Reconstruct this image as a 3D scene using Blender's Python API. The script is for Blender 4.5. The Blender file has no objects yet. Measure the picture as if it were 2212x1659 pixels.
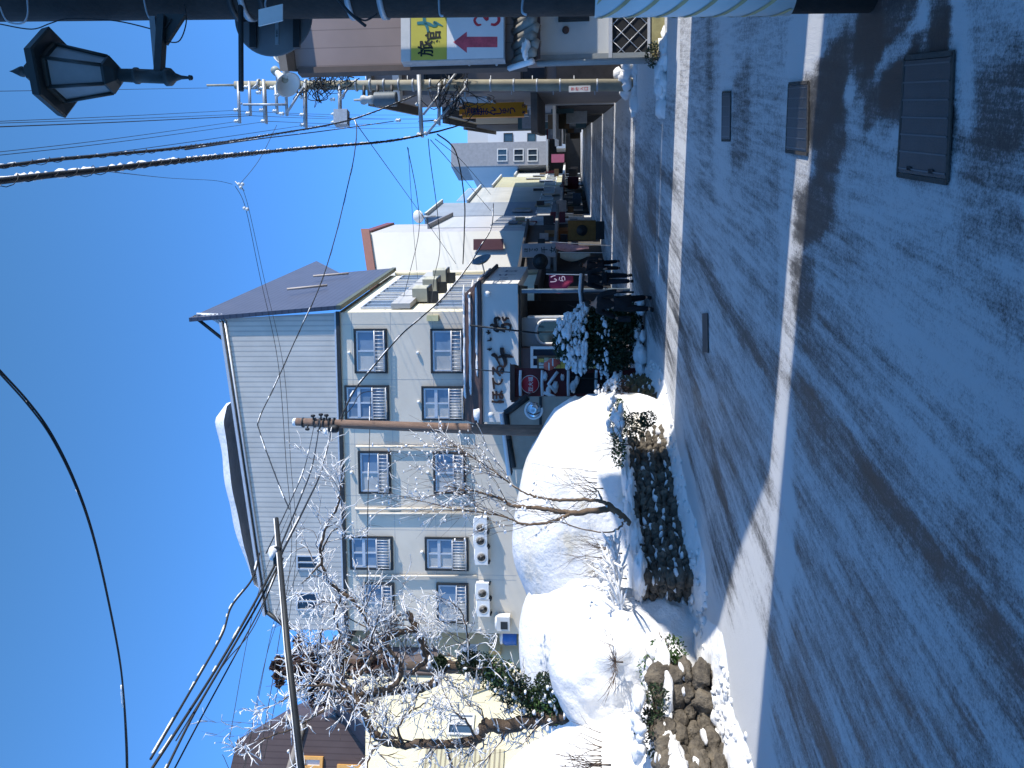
import bpy, bmesh, math, random
import numpy as np
from mathutils import Vector, Matrix, noise
R = math.radians
random.seed(7); np.random.seed(7)
SC = bpy.context.scene
COL = SC.collection

# ---------------------------------------------------------------- camera, world, sun
F = 1782.0            # focal length in units of a 2212 px wide picture
PITCH = math.atan(131/F)
CH = 1.8
cd = bpy.data.cameras.new("camera"); cam = bpy.data.objects.new("camera", cd); COL.objects.link(cam)
cd.sensor_width = 36; cd.lens = 36*F/2212; cd.clip_start = 0.1; cd.clip_end = 3000
s_, c_ = math.sin(PITCH), math.cos(PITCH)
# the photograph was taken in portrait and stored on its side: the picture's right is the world's down
cam.matrix_world = Matrix(((0, 1, 0, 0), (s_, 0, -c_, 0), (-c_, 0, -s_, CH), (0, 0, 0, 1)))
SC.camera = cam
SUN_AZ, SUN_EL = R(19), R(22)       # azimuth: to the right, this much behind the camera
w = bpy.data.worlds.new("World"); SC.world = w; w.use_nodes = True
nt = w.node_tree; nt.nodes.clear()
sky = nt.nodes.new('ShaderNodeTexSky'); sky.sky_type = 'NISHITA'; sky.sun_disc = False
sky.sun_elevation = SUN_EL; sky.sun_rotation = math.pi/2 + SUN_AZ
sky.altitude = 900; sky.air_density = 1.15; sky.dust_density = 0.15; sky.ozone_density = 3.0
bgn = nt.nodes.new('ShaderNodeBackground'); bgn.inputs['Strength'].default_value = 0.13
out = nt.nodes.new('ShaderNodeOutputWorld')
tcn = nt.nodes.new('ShaderNodeTexCoord'); sxz = nt.nodes.new('ShaderNodeSeparateXYZ'); nt.links.new(tcn.outputs['Generated'], sxz.inputs[0])
rmp = nt.nodes.new('ShaderNodeValToRGB'); rmp.color_ramp.elements[0].color = (.40, .98, 2.15, 1); rmp.color_ramp.elements[1].color = (.72, 1.22, 1.52, 1); rmp.color_ramp.elements[1].position = .6
rmp.color_ramp.elements[0].position = 0.0; mxs = nt.nodes.new('ShaderNodeMix'); mxs.data_type = 'RGBA'; mxs.blend_type = 'MULTIPLY'; mxs.inputs[0].default_value = 1
nt.links.new(sxz.outputs[2], rmp.inputs[0]); nt.links.new(sky.outputs[0], mxs.inputs[6]); nt.links.new(rmp.outputs[0], mxs.inputs[7])
nt.links.new(mxs.outputs[2], bgn.inputs[0]); nt.links.new(bgn.outputs[0], out.inputs[0])
sl = bpy.data.lights.new("sun", 'SUN'); sl.energy = 4.9; sl.angle = R(0.53); sl.color = (1, .94, .84)
so = bpy.data.objects.new("sun", sl); COL.objects.link(so); so.location = (40, -10, 30)
sdir = Vector((math.cos(SUN_AZ)*math.cos(SUN_EL), -math.sin(SUN_AZ)*math.cos(SUN_EL), math.sin(SUN_EL)))
so.rotation_euler = sdir.to_track_quat('Z', 'Y').to_euler()
SC.view_settings.view_transform = 'Standard'; SC.view_settings.look = 'None'
SC.view_settings.exposure = 0.35; SC.view_settings.gamma = 1
SC.cycles.max_bounces = 6

# ---------------------------------------------------------------- picture coordinates -> world
def ray(v, b):
    r = (829.5-b)/F; t = (1106-v)/F
    return Vector((r, c_-t*s_, s_+t*c_))
def P(v, b, d):                 # at forward distance d
    q = ray(v, b); return Vector((0, 0, CH)) + q*(d/q.y)
def G(v, b, z=0.0):             # on the level z
    q = ray(v, b); return Vector((0, 0, CH)) + q*((z-CH)/q.z)
def px(d): return d/F           # metres per pixel at distance d
class Face:                     # an upright wall plane: O on it, U along it (to the right seen from outside), N outward
    def __init__(s, O, A):      # O, A: two ground points, left to right as seen
        s.O = Vector((O[0], O[1], 0)); d = Vector((A[0]-O[0], A[1]-O[1], 0)); s.W = d.length
        s.U = d.normalized(); s.N = Vector((s.U.y, -s.U.x, 0)); s.Z = Vector((0, 0, 1))
    def at(s, u, z, o=0.0): return s.O + s.U*u + s.Z*z + s.N*o
    def px(s, v, b):
        q = ray(v, b); c = Vector((0, 0, CH)); t = (s.O-c).dot(s.N)/q.dot(s.N); p = c+q*t
        return (p-s.O).dot(s.U), p.z
    def sp(s, v, b, o=0.0):
        u, z = s.px(v, b); return s.at(u, z, o)

# ---------------------------------------------------------------- materials
MATS = {}
def mat(name, col, rough=.7, var=.12, scale=3.0, bump=0.0, bscale=30, metal=0.0, col2=None, stretch=(1, 1, 1), spec=.35, trans=0):
    if name in MATS: return MATS[name]
    m = bpy.data.materials.new(name); m.use_nodes = True; n = m.node_tree; N = n.nodes; L = n.links
    b = N['Principled BSDF']; b.inputs['Roughness'].default_value = rough; b.inputs['Metallic'].default_value = metal
    b.inputs['Specular IOR Level'].default_value = spec
    g = N.new('ShaderNodeNewGeometry'); mp = N.new('ShaderNodeMapping'); mp.inputs['Scale'].default_value = stretch
    L.new(g.outputs['Position'], mp.inputs[0])
    t = N.new('ShaderNodeTexNoise'); t.inputs['Scale'].default_value = scale; t.inputs['Detail'].default_value = 6; t.inputs['Roughness'].default_value = .65
    L.new(mp.outputs[0], t.inputs['Vector'])
    r = N.new('ShaderNodeValToRGB'); e = r.color_ramp.elements
    c = Vector(col); c2 = Vector(col2) if col2 else c*(1-var)
    e[0].position = .3; e[1].position = .7
    e[0].color = (*(c2), 1); e[1].color = (*[min(1, x) for x in (c*(1+var) if not col2 else c)], 1)
    L.new(t.outputs[0], r.inputs[0]); L.new(r.outputs[0], b.inputs['Base Color'])
    if bump:
        t2 = N.new('ShaderNodeTexNoise'); t2.inputs['Scale'].default_value = bscale; t2.inputs['Detail'].default_value = 5
        L.new(mp.outputs[0], t2.inputs['Vector'])
        bp = N.new('ShaderNodeBump'); bp.inputs['Strength'].default_value = min(1, bump); bp.inputs['Distance'].default_value = .02*max(1, bump)
        L.new(t2.outputs[0], bp.inputs['Height']); L.new(bp.outputs[0], b.inputs['Normal'])
    MATS[name] = m; return m
def snowmat(name="snow", dirt=False):
    if name in MATS: return MATS[name]
    m = mat(name, (.80, .80, .80), .55, .05, .8, 0)
    n = m.node_tree; N = n.nodes; L = n.links; b = N['Principled BSDF']
    g = N['Geometry'] if 'Geometry' in N else N.new('ShaderNodeNewGeometry')
    t1 = N.new('ShaderNodeTexNoise'); t1.inputs['Scale'].default_value = 5; t1.inputs['Detail'].default_value = 8; t1.inputs['Roughness'].default_value = .6
    L.new(g.outputs['Position'], t1.inputs['Vector'])
    bp = N.new('ShaderNodeBump'); bp.inputs['Strength'].default_value = .7; bp.inputs['Distance'].default_value = .07
    L.new(t1.outputs[0], bp.inputs['Height']); L.new(bp.outputs[0], b.inputs['Normal'])
    b.inputs['Subsurface Weight'].default_value = 0
    if dirt:
        t2 = N.new('ShaderNodeTexNoise'); t2.inputs['Scale'].default_value = 1.3; t2.inputs['Detail'].default_value = 9
        mp = N.new('ShaderNodeMapping'); mp.inputs['Scale'].default_value = (1, 1, 2.2); L.new(g.outputs['Position'], mp.inputs[0]); L.new(mp.outputs[0], t2.inputs['Vector'])
        r = N.new('ShaderNodeValToRGB'); r.color_ramp.elements[0].position = .52; r.color_ramp.elements[1].position = .68
        r.color_ramp.elements[0].color = (.80, .80, .80, 1); r.color_ramp.elements[1].color = (.66, .62, .53, 1)
        L.new(t2.outputs[0], r.inputs[0]); L.new(r.outputs[0], b.inputs['Base Color'])
    return m
def stripemat(name, c1, c2, per, axis='Z', duty=.5, rough=.6, vec=None, bump=0.3, soft=.06):
    """regular corrugation or boards: a wave along a world direction"""
    if name in MATS: return MATS[name]
    m = bpy.data.materials.new(name); m.use_nodes = True; n = m.node_tree; N = n.nodes; L = n.links
    b = N['Principled BSDF']; b.inputs['Roughness'].default_value = rough; b.inputs['Specular IOR Level'].default_value = .3
    g = N.new('ShaderNodeNewGeometry'); d = N.new('ShaderNodeVectorMath'); d.operation = 'DOT_PRODUCT'
    d.inputs[1].default_value = vec if vec else {'X': (1, 0, 0), 'Y': (0, 1, 0), 'Z': (0, 0, 1)}[axis]
    L.new(g.outputs['Position'], d.inputs[0])
    dv = N.new('ShaderNodeMath'); dv.operation = 'DIVIDE'; dv.inputs[1].default_value = per; L.new(d.outputs['Value'], dv.inputs[0])
    fr = N.new('ShaderNodeMath'); fr.operation = 'FRACT'; L.new(dv.outputs[0], fr.inputs[0])
    r = N.new('ShaderNodeValToRGB'); E = r.color_ramp.elements
    E[0].position = duty-soft; E[0].color = (*c1, 1); E[1].position = duty+soft; E[1].color = (*c2, 1)
    x = E.new(1-soft); x.color = (*c2, 1); y = E.new(1.0); y.color = (*c1, 1)
    L.new(fr.outputs[0], r.inputs[0])
    t = N.new('ShaderNodeTexNoise'); t.inputs['Scale'].default_value = 1.2; t.inputs['Detail'].default_value = 6; L.new(g.outputs['Position'], t.inputs['Vector'])
    mx = N.new('ShaderNodeMix'); mx.data_type = 'RGBA'; mx.blend_type = 'MULTIPLY'; mx.inputs[0].default_value = .35
    L.new(r.outputs[0], mx.inputs[6]); L.new(t.outputs[0], mx.inputs[7]); L.new(mx.outputs[2], b.inputs['Base Color'])
    if bump:
        bp = N.new('ShaderNodeBump'); bp.inputs['Strength'].default_value = bump; bp.inputs['Distance'].default_value = .02
        L.new(r.outputs[0], bp.inputs['Height']); L.new(bp.outputs[0], b.inputs['Normal'])
    MATS[name] = m; return m
SNOW = snowmat(); SNOWD = snowmat("old_snow", True)
CREAM = mat("cream_render", (.70, .65, .50), .8, .07, .7, .15, 60)
PALE = mat("pale_render", (.68, .61, .50), .85, .08, .5, .2, 50)
GREYW = mat("grey_render", (.40, .40, .40), .85, .12, .8, .2, 50)
WHITE = mat("white_paint", (.74, .74, .72), .6, .06, 1.5)
OFFW = mat("off_white", (.60, .60, .58), .7, .1, 2)
DARK = mat("dark_metal", (.025, .028, .03), .5, .3, 5)
BLACK = mat("black_void", (.012, .013, .015), .8, .3, 3)
STEEL = mat("galvanised_steel", (.38, .40, .42), .45, .15, 8, metal=.35)
ALU = mat("aluminium", (.55, .56, .58), .4, .08, 6, metal=.3)
GLASSD = mat("dark_glass", (.03, .045, .06), .08, .3, 1, spec=.7)
GLASSB = mat("pane_glass", (.16, .22, .29), .08, .25, .6, spec=.8)
CURTAIN = mat("curtain_behind_glass", (.42, .42, .40), .25, .15, 1, spec=.6)
BROWN = mat("brown_boards", (.075, .042, .035), .75, .3, 3)
REDB = mat("dark_red_paint", (.11, .018, .02), .6, .2, 3)
WOODP = mat("weathered_pole_wood", (.20, .13, .095), .85, .3, 4, .5, 40, stretch=(6, 6, .7))
CONC = mat("pole_concrete", (.34, .31, .23), .85, .15, 3, .2, 60)
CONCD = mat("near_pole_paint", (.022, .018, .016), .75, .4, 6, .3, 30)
BARK = mat("bark", (.095, .068, .048), .9, .4, 9, .9, 60)
TWIG = mat("twig_bark", (.11, .075, .055), .9, .3, 9)
LEAF = mat("dark_evergreen_leaf", (.022, .04, .016), .5, .5, 12)
LEAF2 = mat("green_leaf", (.04, .085, .022), .45, .4, 12)
LEAFB = mat("brown_leaf", (.06, .03, .022), .7, .4, 12)
STONE = mat("wall_stone", (.20, .17, .13), .9, .35, 5.5, 2.2, 22, col2=(.035, .03, .026))
STONEM = mat("mossy_stone", (.19, .165, .08), .95, .35, 7, 2.2, 30, col2=(.06, .042, .03))
RUBBER = mat("black_cable", (.018, .02, .022), .6, .2, 5)
CLOTHK = mat("black_cloth", (.012, .012, .014), .9, .3, 8)
CLOTHN = mat("charcoal_cloth", (.02, .02, .024), .9, .3, 8)
SKIN = mat("skin", (.42, .24, .17), .6, .06, 8)
HAIR = mat("dark_hair", (.015, .012, .01), .6, .3, 30)
RED = mat("red_paint", (.50, .035, .05), .55, .1, 4)
INK = mat("lettering_brown", (.035, .018, .013), .6, .2, 5)
INKB = mat("lettering_black", (.015, .018, .014), .6, .2, 5)
TEAL = mat("lettering_teal", (.02, .17, .20), .6, .1, 5)

# ---------------------------------------------------------------- mesh builder
class MB:
    def __init__(s): s.v = []; s.f = []; s.m = []; s.mats = []; s.smooth = []
    def _mi(s, m):
        if m not in s.mats: s.mats.append(m)
        return s.mats.index(m)
    def add(s, vs, fs, m, smooth=False):
        o = len(s.v); s.v.extend([tuple(x) for x in vs]); k = s._mi(m)
        for f in fs: s.f.append(tuple(i+o for i in f)); s.m.append(k); s.smooth.append(smooth)
        return s
    def box(s, c, ax, ay, az, m):          # centre, half-axis vectors
        c = Vector(c); ax = Vector(ax); ay = Vector(ay); az = Vector(az)
        vs = [c+ax*i+ay*j+az*k for k in (-1, 1) for j in (-1, 1) for i in (-1, 1)]
        fs = [(0, 2, 3, 1), (4, 5, 7, 6), (0, 1, 5, 4), (2, 6, 7, 3), (0, 4, 6, 2), (1, 3, 7, 5)]
        if ax.cross(ay).dot(az) < 0: fs = [f[::-1] for f in fs]
        return s.add(vs, fs, m)
    def fbox(s, F_, u0, u1, z0, z1, o0, o1, m):     # box on a Face
        return s.box(F_.at((u0+u1)/2, (z0+z1)/2, (o0+o1)/2), F_.U*(u1-u0)/2, F_.Z*(z1-z0)/2, F_.N*(o1-o0)/2, m)
    def prism(s, pts, off, m):             # polygon (list of points) swept by vector off
        n = len(pts); off = Vector(off); P0 = [Vector(p) for p in pts]; P1 = [p+off for p in P0]
        nn = Vector((0, 0, 0))
        for i in range(n): nn += P0[i].cross(P0[(i+1) % n])
        fl = nn.dot(off) > 0
        fs = [tuple(range(n))[::-1] if fl else tuple(range(n)), tuple(range(n, 2*n)) if fl else tuple(range(n, 2*n))[::-1]]
        for i in range(n):
            j = (i+1) % n; q = (i, j, n+j, n+i); fs.append(q if fl else q[::-1])
        return s.add(P0+P1, fs, m)
    def tube(s, pts, rad, m, n=8, caps=True, smooth=True):
        pts = [Vector(p) for p in pts]
        if not hasattr(rad, '__len__'): rad = [rad]*len(pts)
        k = len(pts)
        if k < 2: return s
        vs = []; up = Vector((0, 0, 1)); prev = None
        for i in range(k):
            t = (pts[min(i+1, k-1)]-pts[max(i-1, 0)])
            if t.length < 1e-9: t = Vector((0, 0, 1))
            t.normalize()
            if prev is None:
                a = t.cross(up if abs(t.z) < .9 else Vector((1, 0, 0))).normalized()
            else:
                a = prev - t*prev.dot(t)
                if a.length < 1e-6: a = t.cross(Vector((1, 0, 0)))
                a.normalize()
            prev = a; bb = t.cross(a)
            for j in range(n):
                an = 2*math.pi*j/n; vs.append(pts[i]+(a*math.cos(an)+bb*math.sin(an))*rad[i])
        fs = [(i*n+j, i*n+(j+1) % n, (i+1)*n+(j+1) % n, (i+1)*n+j) for i in range(k-1) for j in range(n)]
        if caps: fs += [tuple(range(n))[::-1], tuple(range((k-1)*n, k*n))]
        return s.add(vs, fs, m, smooth)
    def lathe(s, base, prof, m, n=16, axis=None, ref=None, smooth=True):   # prof: (r, h) along axis
        base = Vector(base); az = Vector(axis).normalized() if axis else Vector((0, 0, 1))
        a = Vector(ref).normalized() if ref else az.orthogonal().normalized(); b = az.cross(a)
        vs = []
        for r, h in prof:
            for j in range(n):
                an = 2*math.pi*(j+.5)/n; vs.append(base+az*h+(a*math.cos(an)+b*math.sin(an))*r)
        k = len(prof)
        fs = [(i*n+j, i*n+(j+1) % n, (i+1)*n+(j+1) % n, (i+1)*n+j) for i in range(k-1) for j in range(n)]
        fs += [tuple(range(n))[::-1], tuple(range((k-1)*n, k*n))]
        return s.add(vs, fs, m, smooth)
    def blob(s, c, r, m, sub=2, amp=.15, fr=1.5, rot=None, seed=0, flat=None):
        vs, fs = ICO[sub]; c = Vector(c); r = Vector(r) if hasattr(r, '__len__') else Vector((r, r, r)); o = []
        for v in vs:
            d = 1+amp*noise.noise(v*fr+Vector((seed*3.7, seed*1.3, seed*.7)))*2
            q = Vector((v.x*r.x*d, v.y*r.y*d, v.z*r.z*d))
            if flat is not None and q.z < flat*r.z: q.z = flat*r.z
            if rot is not None: q = rot @ q
            o.append(c+q)
        return s.add(o, fs, m, True)
    def build(s, name, parent=None, base=None):
        if parent is not None: base = parent['_b']
        b = Vector(base) if base is not None else Vector((0, 0, 0))
        me = bpy.data.meshes.new(name)
        me.from_pydata([(x[0]-b.x, x[1]-b.y, x[2]-b.z) for x in s.v], [], s.f)
        for m in s.mats: me.materials.append(m)
        me.polygons.foreach_set('material_index', s.m); me.polygons.foreach_set('use_smooth', s.smooth)
        me.validate(); me.update()
        o = bpy.data.objects.new(name, me); COL.objects.link(o)
        if parent is not None: o.parent = parent; o['_b'] = list(b)
        else: o.location = b; o['_b'] = list(b)
        return o
ICO = {}
for _s in (1, 2, 3, 4, 5):
    _b = bmesh.new(); bmesh.ops.create_icosphere(_b, subdivisions=_s, radius=1)
    ICO[_s] = ([v.co.copy() for v in _b.verts], [tuple(v.index for v in f.verts) for f in _b.faces]); _b.free()
def thing(name, label, cat, base, group=None, kind=None):
    o = bpy.data.objects.new(name, None); COL.objects.link(o); o.location = Vector(base); o.empty_display_size = .1
    o['_b'] = list(Vector(base)); tag(o, label, cat, group, kind); return o
def tag(o, label, cat, group=None, kind=None):
    if label: o['label'] = label
    if cat: o['category'] = cat
    if group: o['group'] = group
    if kind: o['kind'] = kind
    return o
def struct(o): o['kind'] = 'structure'; return o
FONTC = {}
def text_into(mb, s, O, X, Y, size, m, th=.012, bold=0.0, width=None):
    """flat lettering: O centre, X reading direction, Y up, size cap height"""
    key = (s, bold)
    if key not in FONTC:
        c = bpy.data.curves.new('t', 'FONT'); c.body = s; c.align_x = 'CENTER'; c.align_y = 'CENTER'; c.offset = bold; c.resolution_u = 3
        o = bpy.data.objects.new('t', c); COL.objects.link(o)
        me = bpy.data.meshes.new_from_object(o.evaluated_get(bpy.context.evaluated_depsgraph_get()))
        v = [x.co.copy() for x in me.vertices]; f = [tuple(p.vertices) for p in me.polygons]
        bpy.data.objects.remove(o); bpy.data.curves.remove(c); bpy.data.meshes.remove(me)
        xs = [a.x for a in v]; ys = [a.y for a in v]; cx = (min(xs)+max(xs))/2; cy = (min(ys)+max(ys))/2
        h = max(ys)-min(ys); FONTC[key] = ([((a.x-cx)/h, (a.y-cy)/h) for a in v], f, (max(xs)-min(xs))/h)
    v, f, asp = FONTC[key]; X = Vector(X).normalized(); Y = Vector(Y).normalized(); N_ = X.cross(Y)
    sx = size if width is None else width/asp
    mb.add([Vector(O)+X*(a*sx)+Y*(b*size)+N_*th for a, b in v], f, m)
    return mb
def stroke(mb, pts, wd, m, toP, th=.03):
    """brush stroke lettering: pts in some 2-D space, wd widths, toP maps (x, y, lift) to the world"""
    n = len(pts); P2 = []
    for i in range(n-1):
        for k in range(4):
            t = k/4; p0 = pts[max(i-1, 0)]; p1 = pts[i]; p2 = pts[i+1]; p3 = pts[min(i+2, n-1)]
            q = [.5*(2*p1[a]+(p2[a]-p0[a])*t+(2*p0[a]-5*p1[a]+4*p2[a]-p3[a])*t*t+(3*p1[a]-p0[a]-3*p2[a]+p3[a])*t**3) for a in (0, 1)]
            P2.append((q[0], q[1], wd[i]+(wd[i+1]-wd[i])*t))
    P2.append((pts[-1][0], pts[-1][1], wd[-1]))
    L = []; Rr = []
    for i, p in enumerate(P2):
        a = P2[max(i-1, 0)]; b = P2[min(i+1, len(P2)-1)]; dx, dy = b[0]-a[0], b[1]-a[1]; l = math.hypot(dx, dy) or 1
        nx, ny = -dy/l, dx/l; h = p[2]/2
        L.append((p[0]+nx*h, p[1]+ny*h)); Rr.append((p[0]-nx*h, p[1]-ny*h))
    k = len(L); vs = [toP(*q, th) for q in L]+[toP(*q, th) for q in Rr]+[toP(*q, 0) for q in L]+[toP(*q, 0) for q in Rr]
    fs = []
    for i in range(k-1):
        fs += [(i, i+1, k+i+1, k+i), (2*k+i, 2*k+i+1, i+1, i), (k+i, k+i+1, 3*k+i+1, 3*k+i)]
    fs += [(0, k, 3*k, 2*k), (k-1, 2*k-1, 4*k-1, 3*k-1)]
    mb.add(vs, fs, m)
def spline(pts, sub=6):
    pts = [Vector(p) for p in pts]; n = len(pts); o = []
    for i in range(n-1):
        p0 = pts[max(i-1, 0)]; p1 = pts[i]; p2 = pts[i+1]; p3 = pts[min(i+2, n-1)]
        for k in range(sub):
            t = k/sub; o.append(.5*(2*p1+(p2-p0)*t+(2*p0-5*p1+4*p2-p3)*t*t+(3*p1-p0-3*p2+p3)*t**3))
    o.append(pts[-1]); return o

# ================================================================ GROUND
def vnoise(x, y, seed=0):
    """smooth value noise on numpy arrays"""
    rs = np.random.RandomState(seed); T = rs.rand(256, 256)
    xi = np.floor(x).astype(int); yi = np.floor(y).astype(int); fx = x-xi; fy = y-yi
    fx = fx*fx*(3-2*fx); fy = fy*fy*(3-2*fy); a = lambda i, j: T[(xi+i) % 256, (yi+j) % 256]
    return (a(0, 0)*(1-fx)+a(1, 0)*fx)*(1-fy)+(a(0, 1)*(1-fx)+a(1, 1)*fx)*fy
def fbm(x, y, seed=0, o=5):
    s = 0; k = 0
    for i in range(o): s = s+vnoise(x*2**i, y*2**i, seed+i)*.55**i; k += .55**i
    return s/k
def sstep(a, b, x):
    t = np.clip((x-a)/(b-a), 0, 1); return t*t*(3-2*t)
def segdist(X, Y, pts):
    """distance and side (+ left of travel) to a polyline"""
    best = np.full(X.shape, 1e9); side = np.zeros(X.shape); along = np.zeros(X.shape); acc = 0
    for (x0, y0), (x1, y1) in zip(pts[:-1], pts[1:]):
        dx, dy = x1-x0, y1-y0; L = math.hypot(dx, dy)
        t = np.clip(((X-x0)*dx+(Y-y0)*dy)/(L*L), 0, 1); d = np.hypot(X-x0-t*dx, Y-y0-t*dy)
        sd = np.sign(dx*(Y-y0)-dy*(X-x0)); k = d < best
        best = np.where(k, d, best); side = np.where(k, sd, side); along = np.where(k, acc+t*L, along); acc += L
    return best, side, along
def g2(v, b): p = G(v, b); return (p.x, p.y)
def inpoly(X, Y, poly):
    r = np.zeros(X.shape, bool); n = len(poly)
    for i in range(n):
        x0, y0 = poly[i]; x1, y1 = poly[(i+1) % n]
        if y0 == y1: continue
        c = ((y0 > Y) != (y1 > Y)) & (X < (x1-x0)*(Y-y0)/(y1-y0)+x0); r = r ^ c
    return r

WALL1 = [g2(*q) for q in [(1486, 1372), (1502, 1310), (1515, 1250), (1500, 1195), (1482, 1130), (1466, 1040), (1450, 960), (1434, 870), (1424, 838), (1405, 822)]]
WALL2 = [g2(*q) for q in [(1640, 1800), (1604, 1671), (1588, 1640), (1574, 1585), (1562, 1545), (1562, 1500), (1558, 1452)]]
# left edge of everything: walking from near to far, the garden lies on the left
EDGE = WALL2 + WALL1 + [(-.3, 20.0), (-1.3, 21.5)]
GARDEN = EDGE + [(-1.4, 45), (-70, 45), (-70, WALL2[0][1])]
def grid_mesh(name, xs, ys, zf, m, attr=None):
    X, Y = np.meshgrid(xs, ys); Z = zf(X, Y)
    nx, ny = len(xs), len(ys); V = np.stack([X.ravel(), Y.ravel(), Z.ravel()], 1)
    i = np.arange(ny-1)[:, None]*nx+np.arange(nx-1)[None, :]
    Fc = np.stack([i, i+1, i+1+nx, i+nx], -1).reshape(-1, 4)
    me = bpy.data.meshes.new(name); me.vertices.add(len(V)); me.vertices.foreach_set('co', V.ravel())
    me.loops.add(Fc.size); me.loops.foreach_set('vertex_index', Fc.ravel()); me.polygons.add(len(Fc))
    me.polygons.foreach_set('loop_start', np.arange(len(Fc))*4); me.polygons.foreach_set('loop_total', np.full(len(Fc), 4))
    me.polygons.foreach_set('use_smooth', np.ones(len(Fc), bool)); me.update(); me.materials.append(m)
    if attr:
        for k, fn in attr.items():
            a = me.attributes.new(k, 'FLOAT', 'POINT'); a.data.foreach_set('value', fn(X, Y).ravel().astype(np.float32))
    o = bpy.data.objects.new(name, me); COL.objects.link(o); return o

TRACKS = [  # wheel tracks worn down to wet asphalt: picture points, width, strength
    ([(1420, 340), (1450, 400), (1500, 520), (1560, 640), (1650, 770), (1740, 900), (1830, 1010), (1960, 1140), (2070, 1270), (2160, 1400), (2240, 1500)], .18, .30),
    ([(1432, 480), (1500, 640), (1575, 800), (1660, 960), (1760, 1110), (1880, 1270), (2000, 1420), (2120, 1600)], .10, .15),
    ([(1400, 430), (1430, 560), (1500, 830), (1545, 1010), (1590, 1180), (1640, 1320), (1700, 1450), (1760, 1580), (1810, 1700)], .22, .34),
    ([(1560, 930), (1640, 1160), (1740, 1370), (1860, 1580), (1900, 1700)], .15, .26),
    ([(1455, 620), (1510, 760), (1590, 930), (1690, 1110), (1800, 1290), (1930, 1470), (2060, 1680)], .10, .18),
    ([(1480, 960), (1530, 1130), (1580, 1260), (1620, 1340)], .16, .25),
    ([(1300, 330), (1330, 420), (1380, 560), (1420, 700), (1450, 850)], .5, .30),
    ([(1290, 300), (1310, 350), (1345, 450), (1375, 560), (1400, 640)], .5, .25)]
PATCH = [  # wet, melted patches: centre (picture), half sizes in metres, strength
    ((1760, 210), (.28, .75), .65), ((1790, 300), (.22, .35), .5), ((1735, 620), (.22, .3), .3), ((1600, 260), (.5, .5), .22),
    ((1940, 40), (.6, .28), .45), ((1870, 110), (.25, .25), .75), ((2040, 10), (.8, .12), .45), ((2010, 250), (.33, .36), .35),
    ((1760, 450), (.25, .5), .45), ((1900, 220), (.14, .3), .40), ((2190, 230), (.2, .3), .25), ((2150, 420), (.3, .3), .15),
    ((1540, 50), (1.6, .5), .18), ((2150, 1150), (.3, .3), .1)]
HEAPS_AND_SUNLIT = [ # ploughed ridges, and whitening painted where sun falls: picture centre, half sizes, strength
    ((1740, 60), (.5, .5), .45), ((1560, 60), (2.2, .7), .25), ((1945, 120), (.07, .5), .5), ((1950, 300), (.05, .3), .4), ((1840, 190), (.10, .22), .4), ((2090, 140), (.4, .12), .35),
    ((1950, 700), (.9, .8), .10), ((1480, 330), (1.6, 1.2), .12), ((1620, 1480), (1.5, .9), .45), ((1690, 1150), (1.2, .35), .3), ((1700, 700), (2.2, .3), .2)]  # last three whiten the sunlit roadside and strip in the colour
def cover(X, Y):
    wx = X+.35*(fbm(X*.5, Y*.5, 3)-.5)+.22*(fbm(X*2.6, Y*2.6, 13)-.5); wy = Y+.35*(fbm(X*.5+9, Y*.5, 5)-.5)+.22*(fbm(X*2.6, Y*2.6, 15)-.5)
    c = .83+.10*(fbm(X*.7, Y*.7, 11)-.5)*2
    th = R(20); lat = X*math.cos(th)-Y*math.sin(th); lon = X*math.sin(th)+Y*math.cos(th)
    st = fbm(lat*3.2, lon*.22, 21, 4)-.5; st2 = fbm(lat*9, lon*.35, 31, 3)-.5
    left = sstep(2.4, .4, X-.36*(Y-6)) ; c = c+(st*.5+st2*.5)*left+(st*.28)*(1-left)
    for pts, wd, k in TRACKS:
        d, _, _ = segdist(wx, wy, [g2(*q) for q in pts]); c = c-.95*k*np.exp(-(d/wd)**2)
    for (q, (a, b), k) in PATCH:
        x, y = g2(*q); c = c-k*sstep(1.25, .75, np.sqrt(((wx-x)/a)**4+((wy-y)/b)**4)**.5)
    for (q, (a, b), k) in HEAPS_AND_SUNLIT:
        x, y = g2(*q); c = c+k*sstep(1.3, .6, np.hypot((wx-x)/a, (wy-y)/b))
    d, s, _ = segdist(X, Y, EDGE); c = c+.5*sstep(1.3, .45, d)
    dr = (X-(6.4+(Y-16.4)*.287)); c = c+.35*sstep(-1.1, -.2, dr)*(Y > 14)
    lanec = X-.287*(Y-20)-4.2; c = c-.28*np.exp(-((lanec+.2)/1.6)**2)*(Y > 18)
    return c
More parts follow.
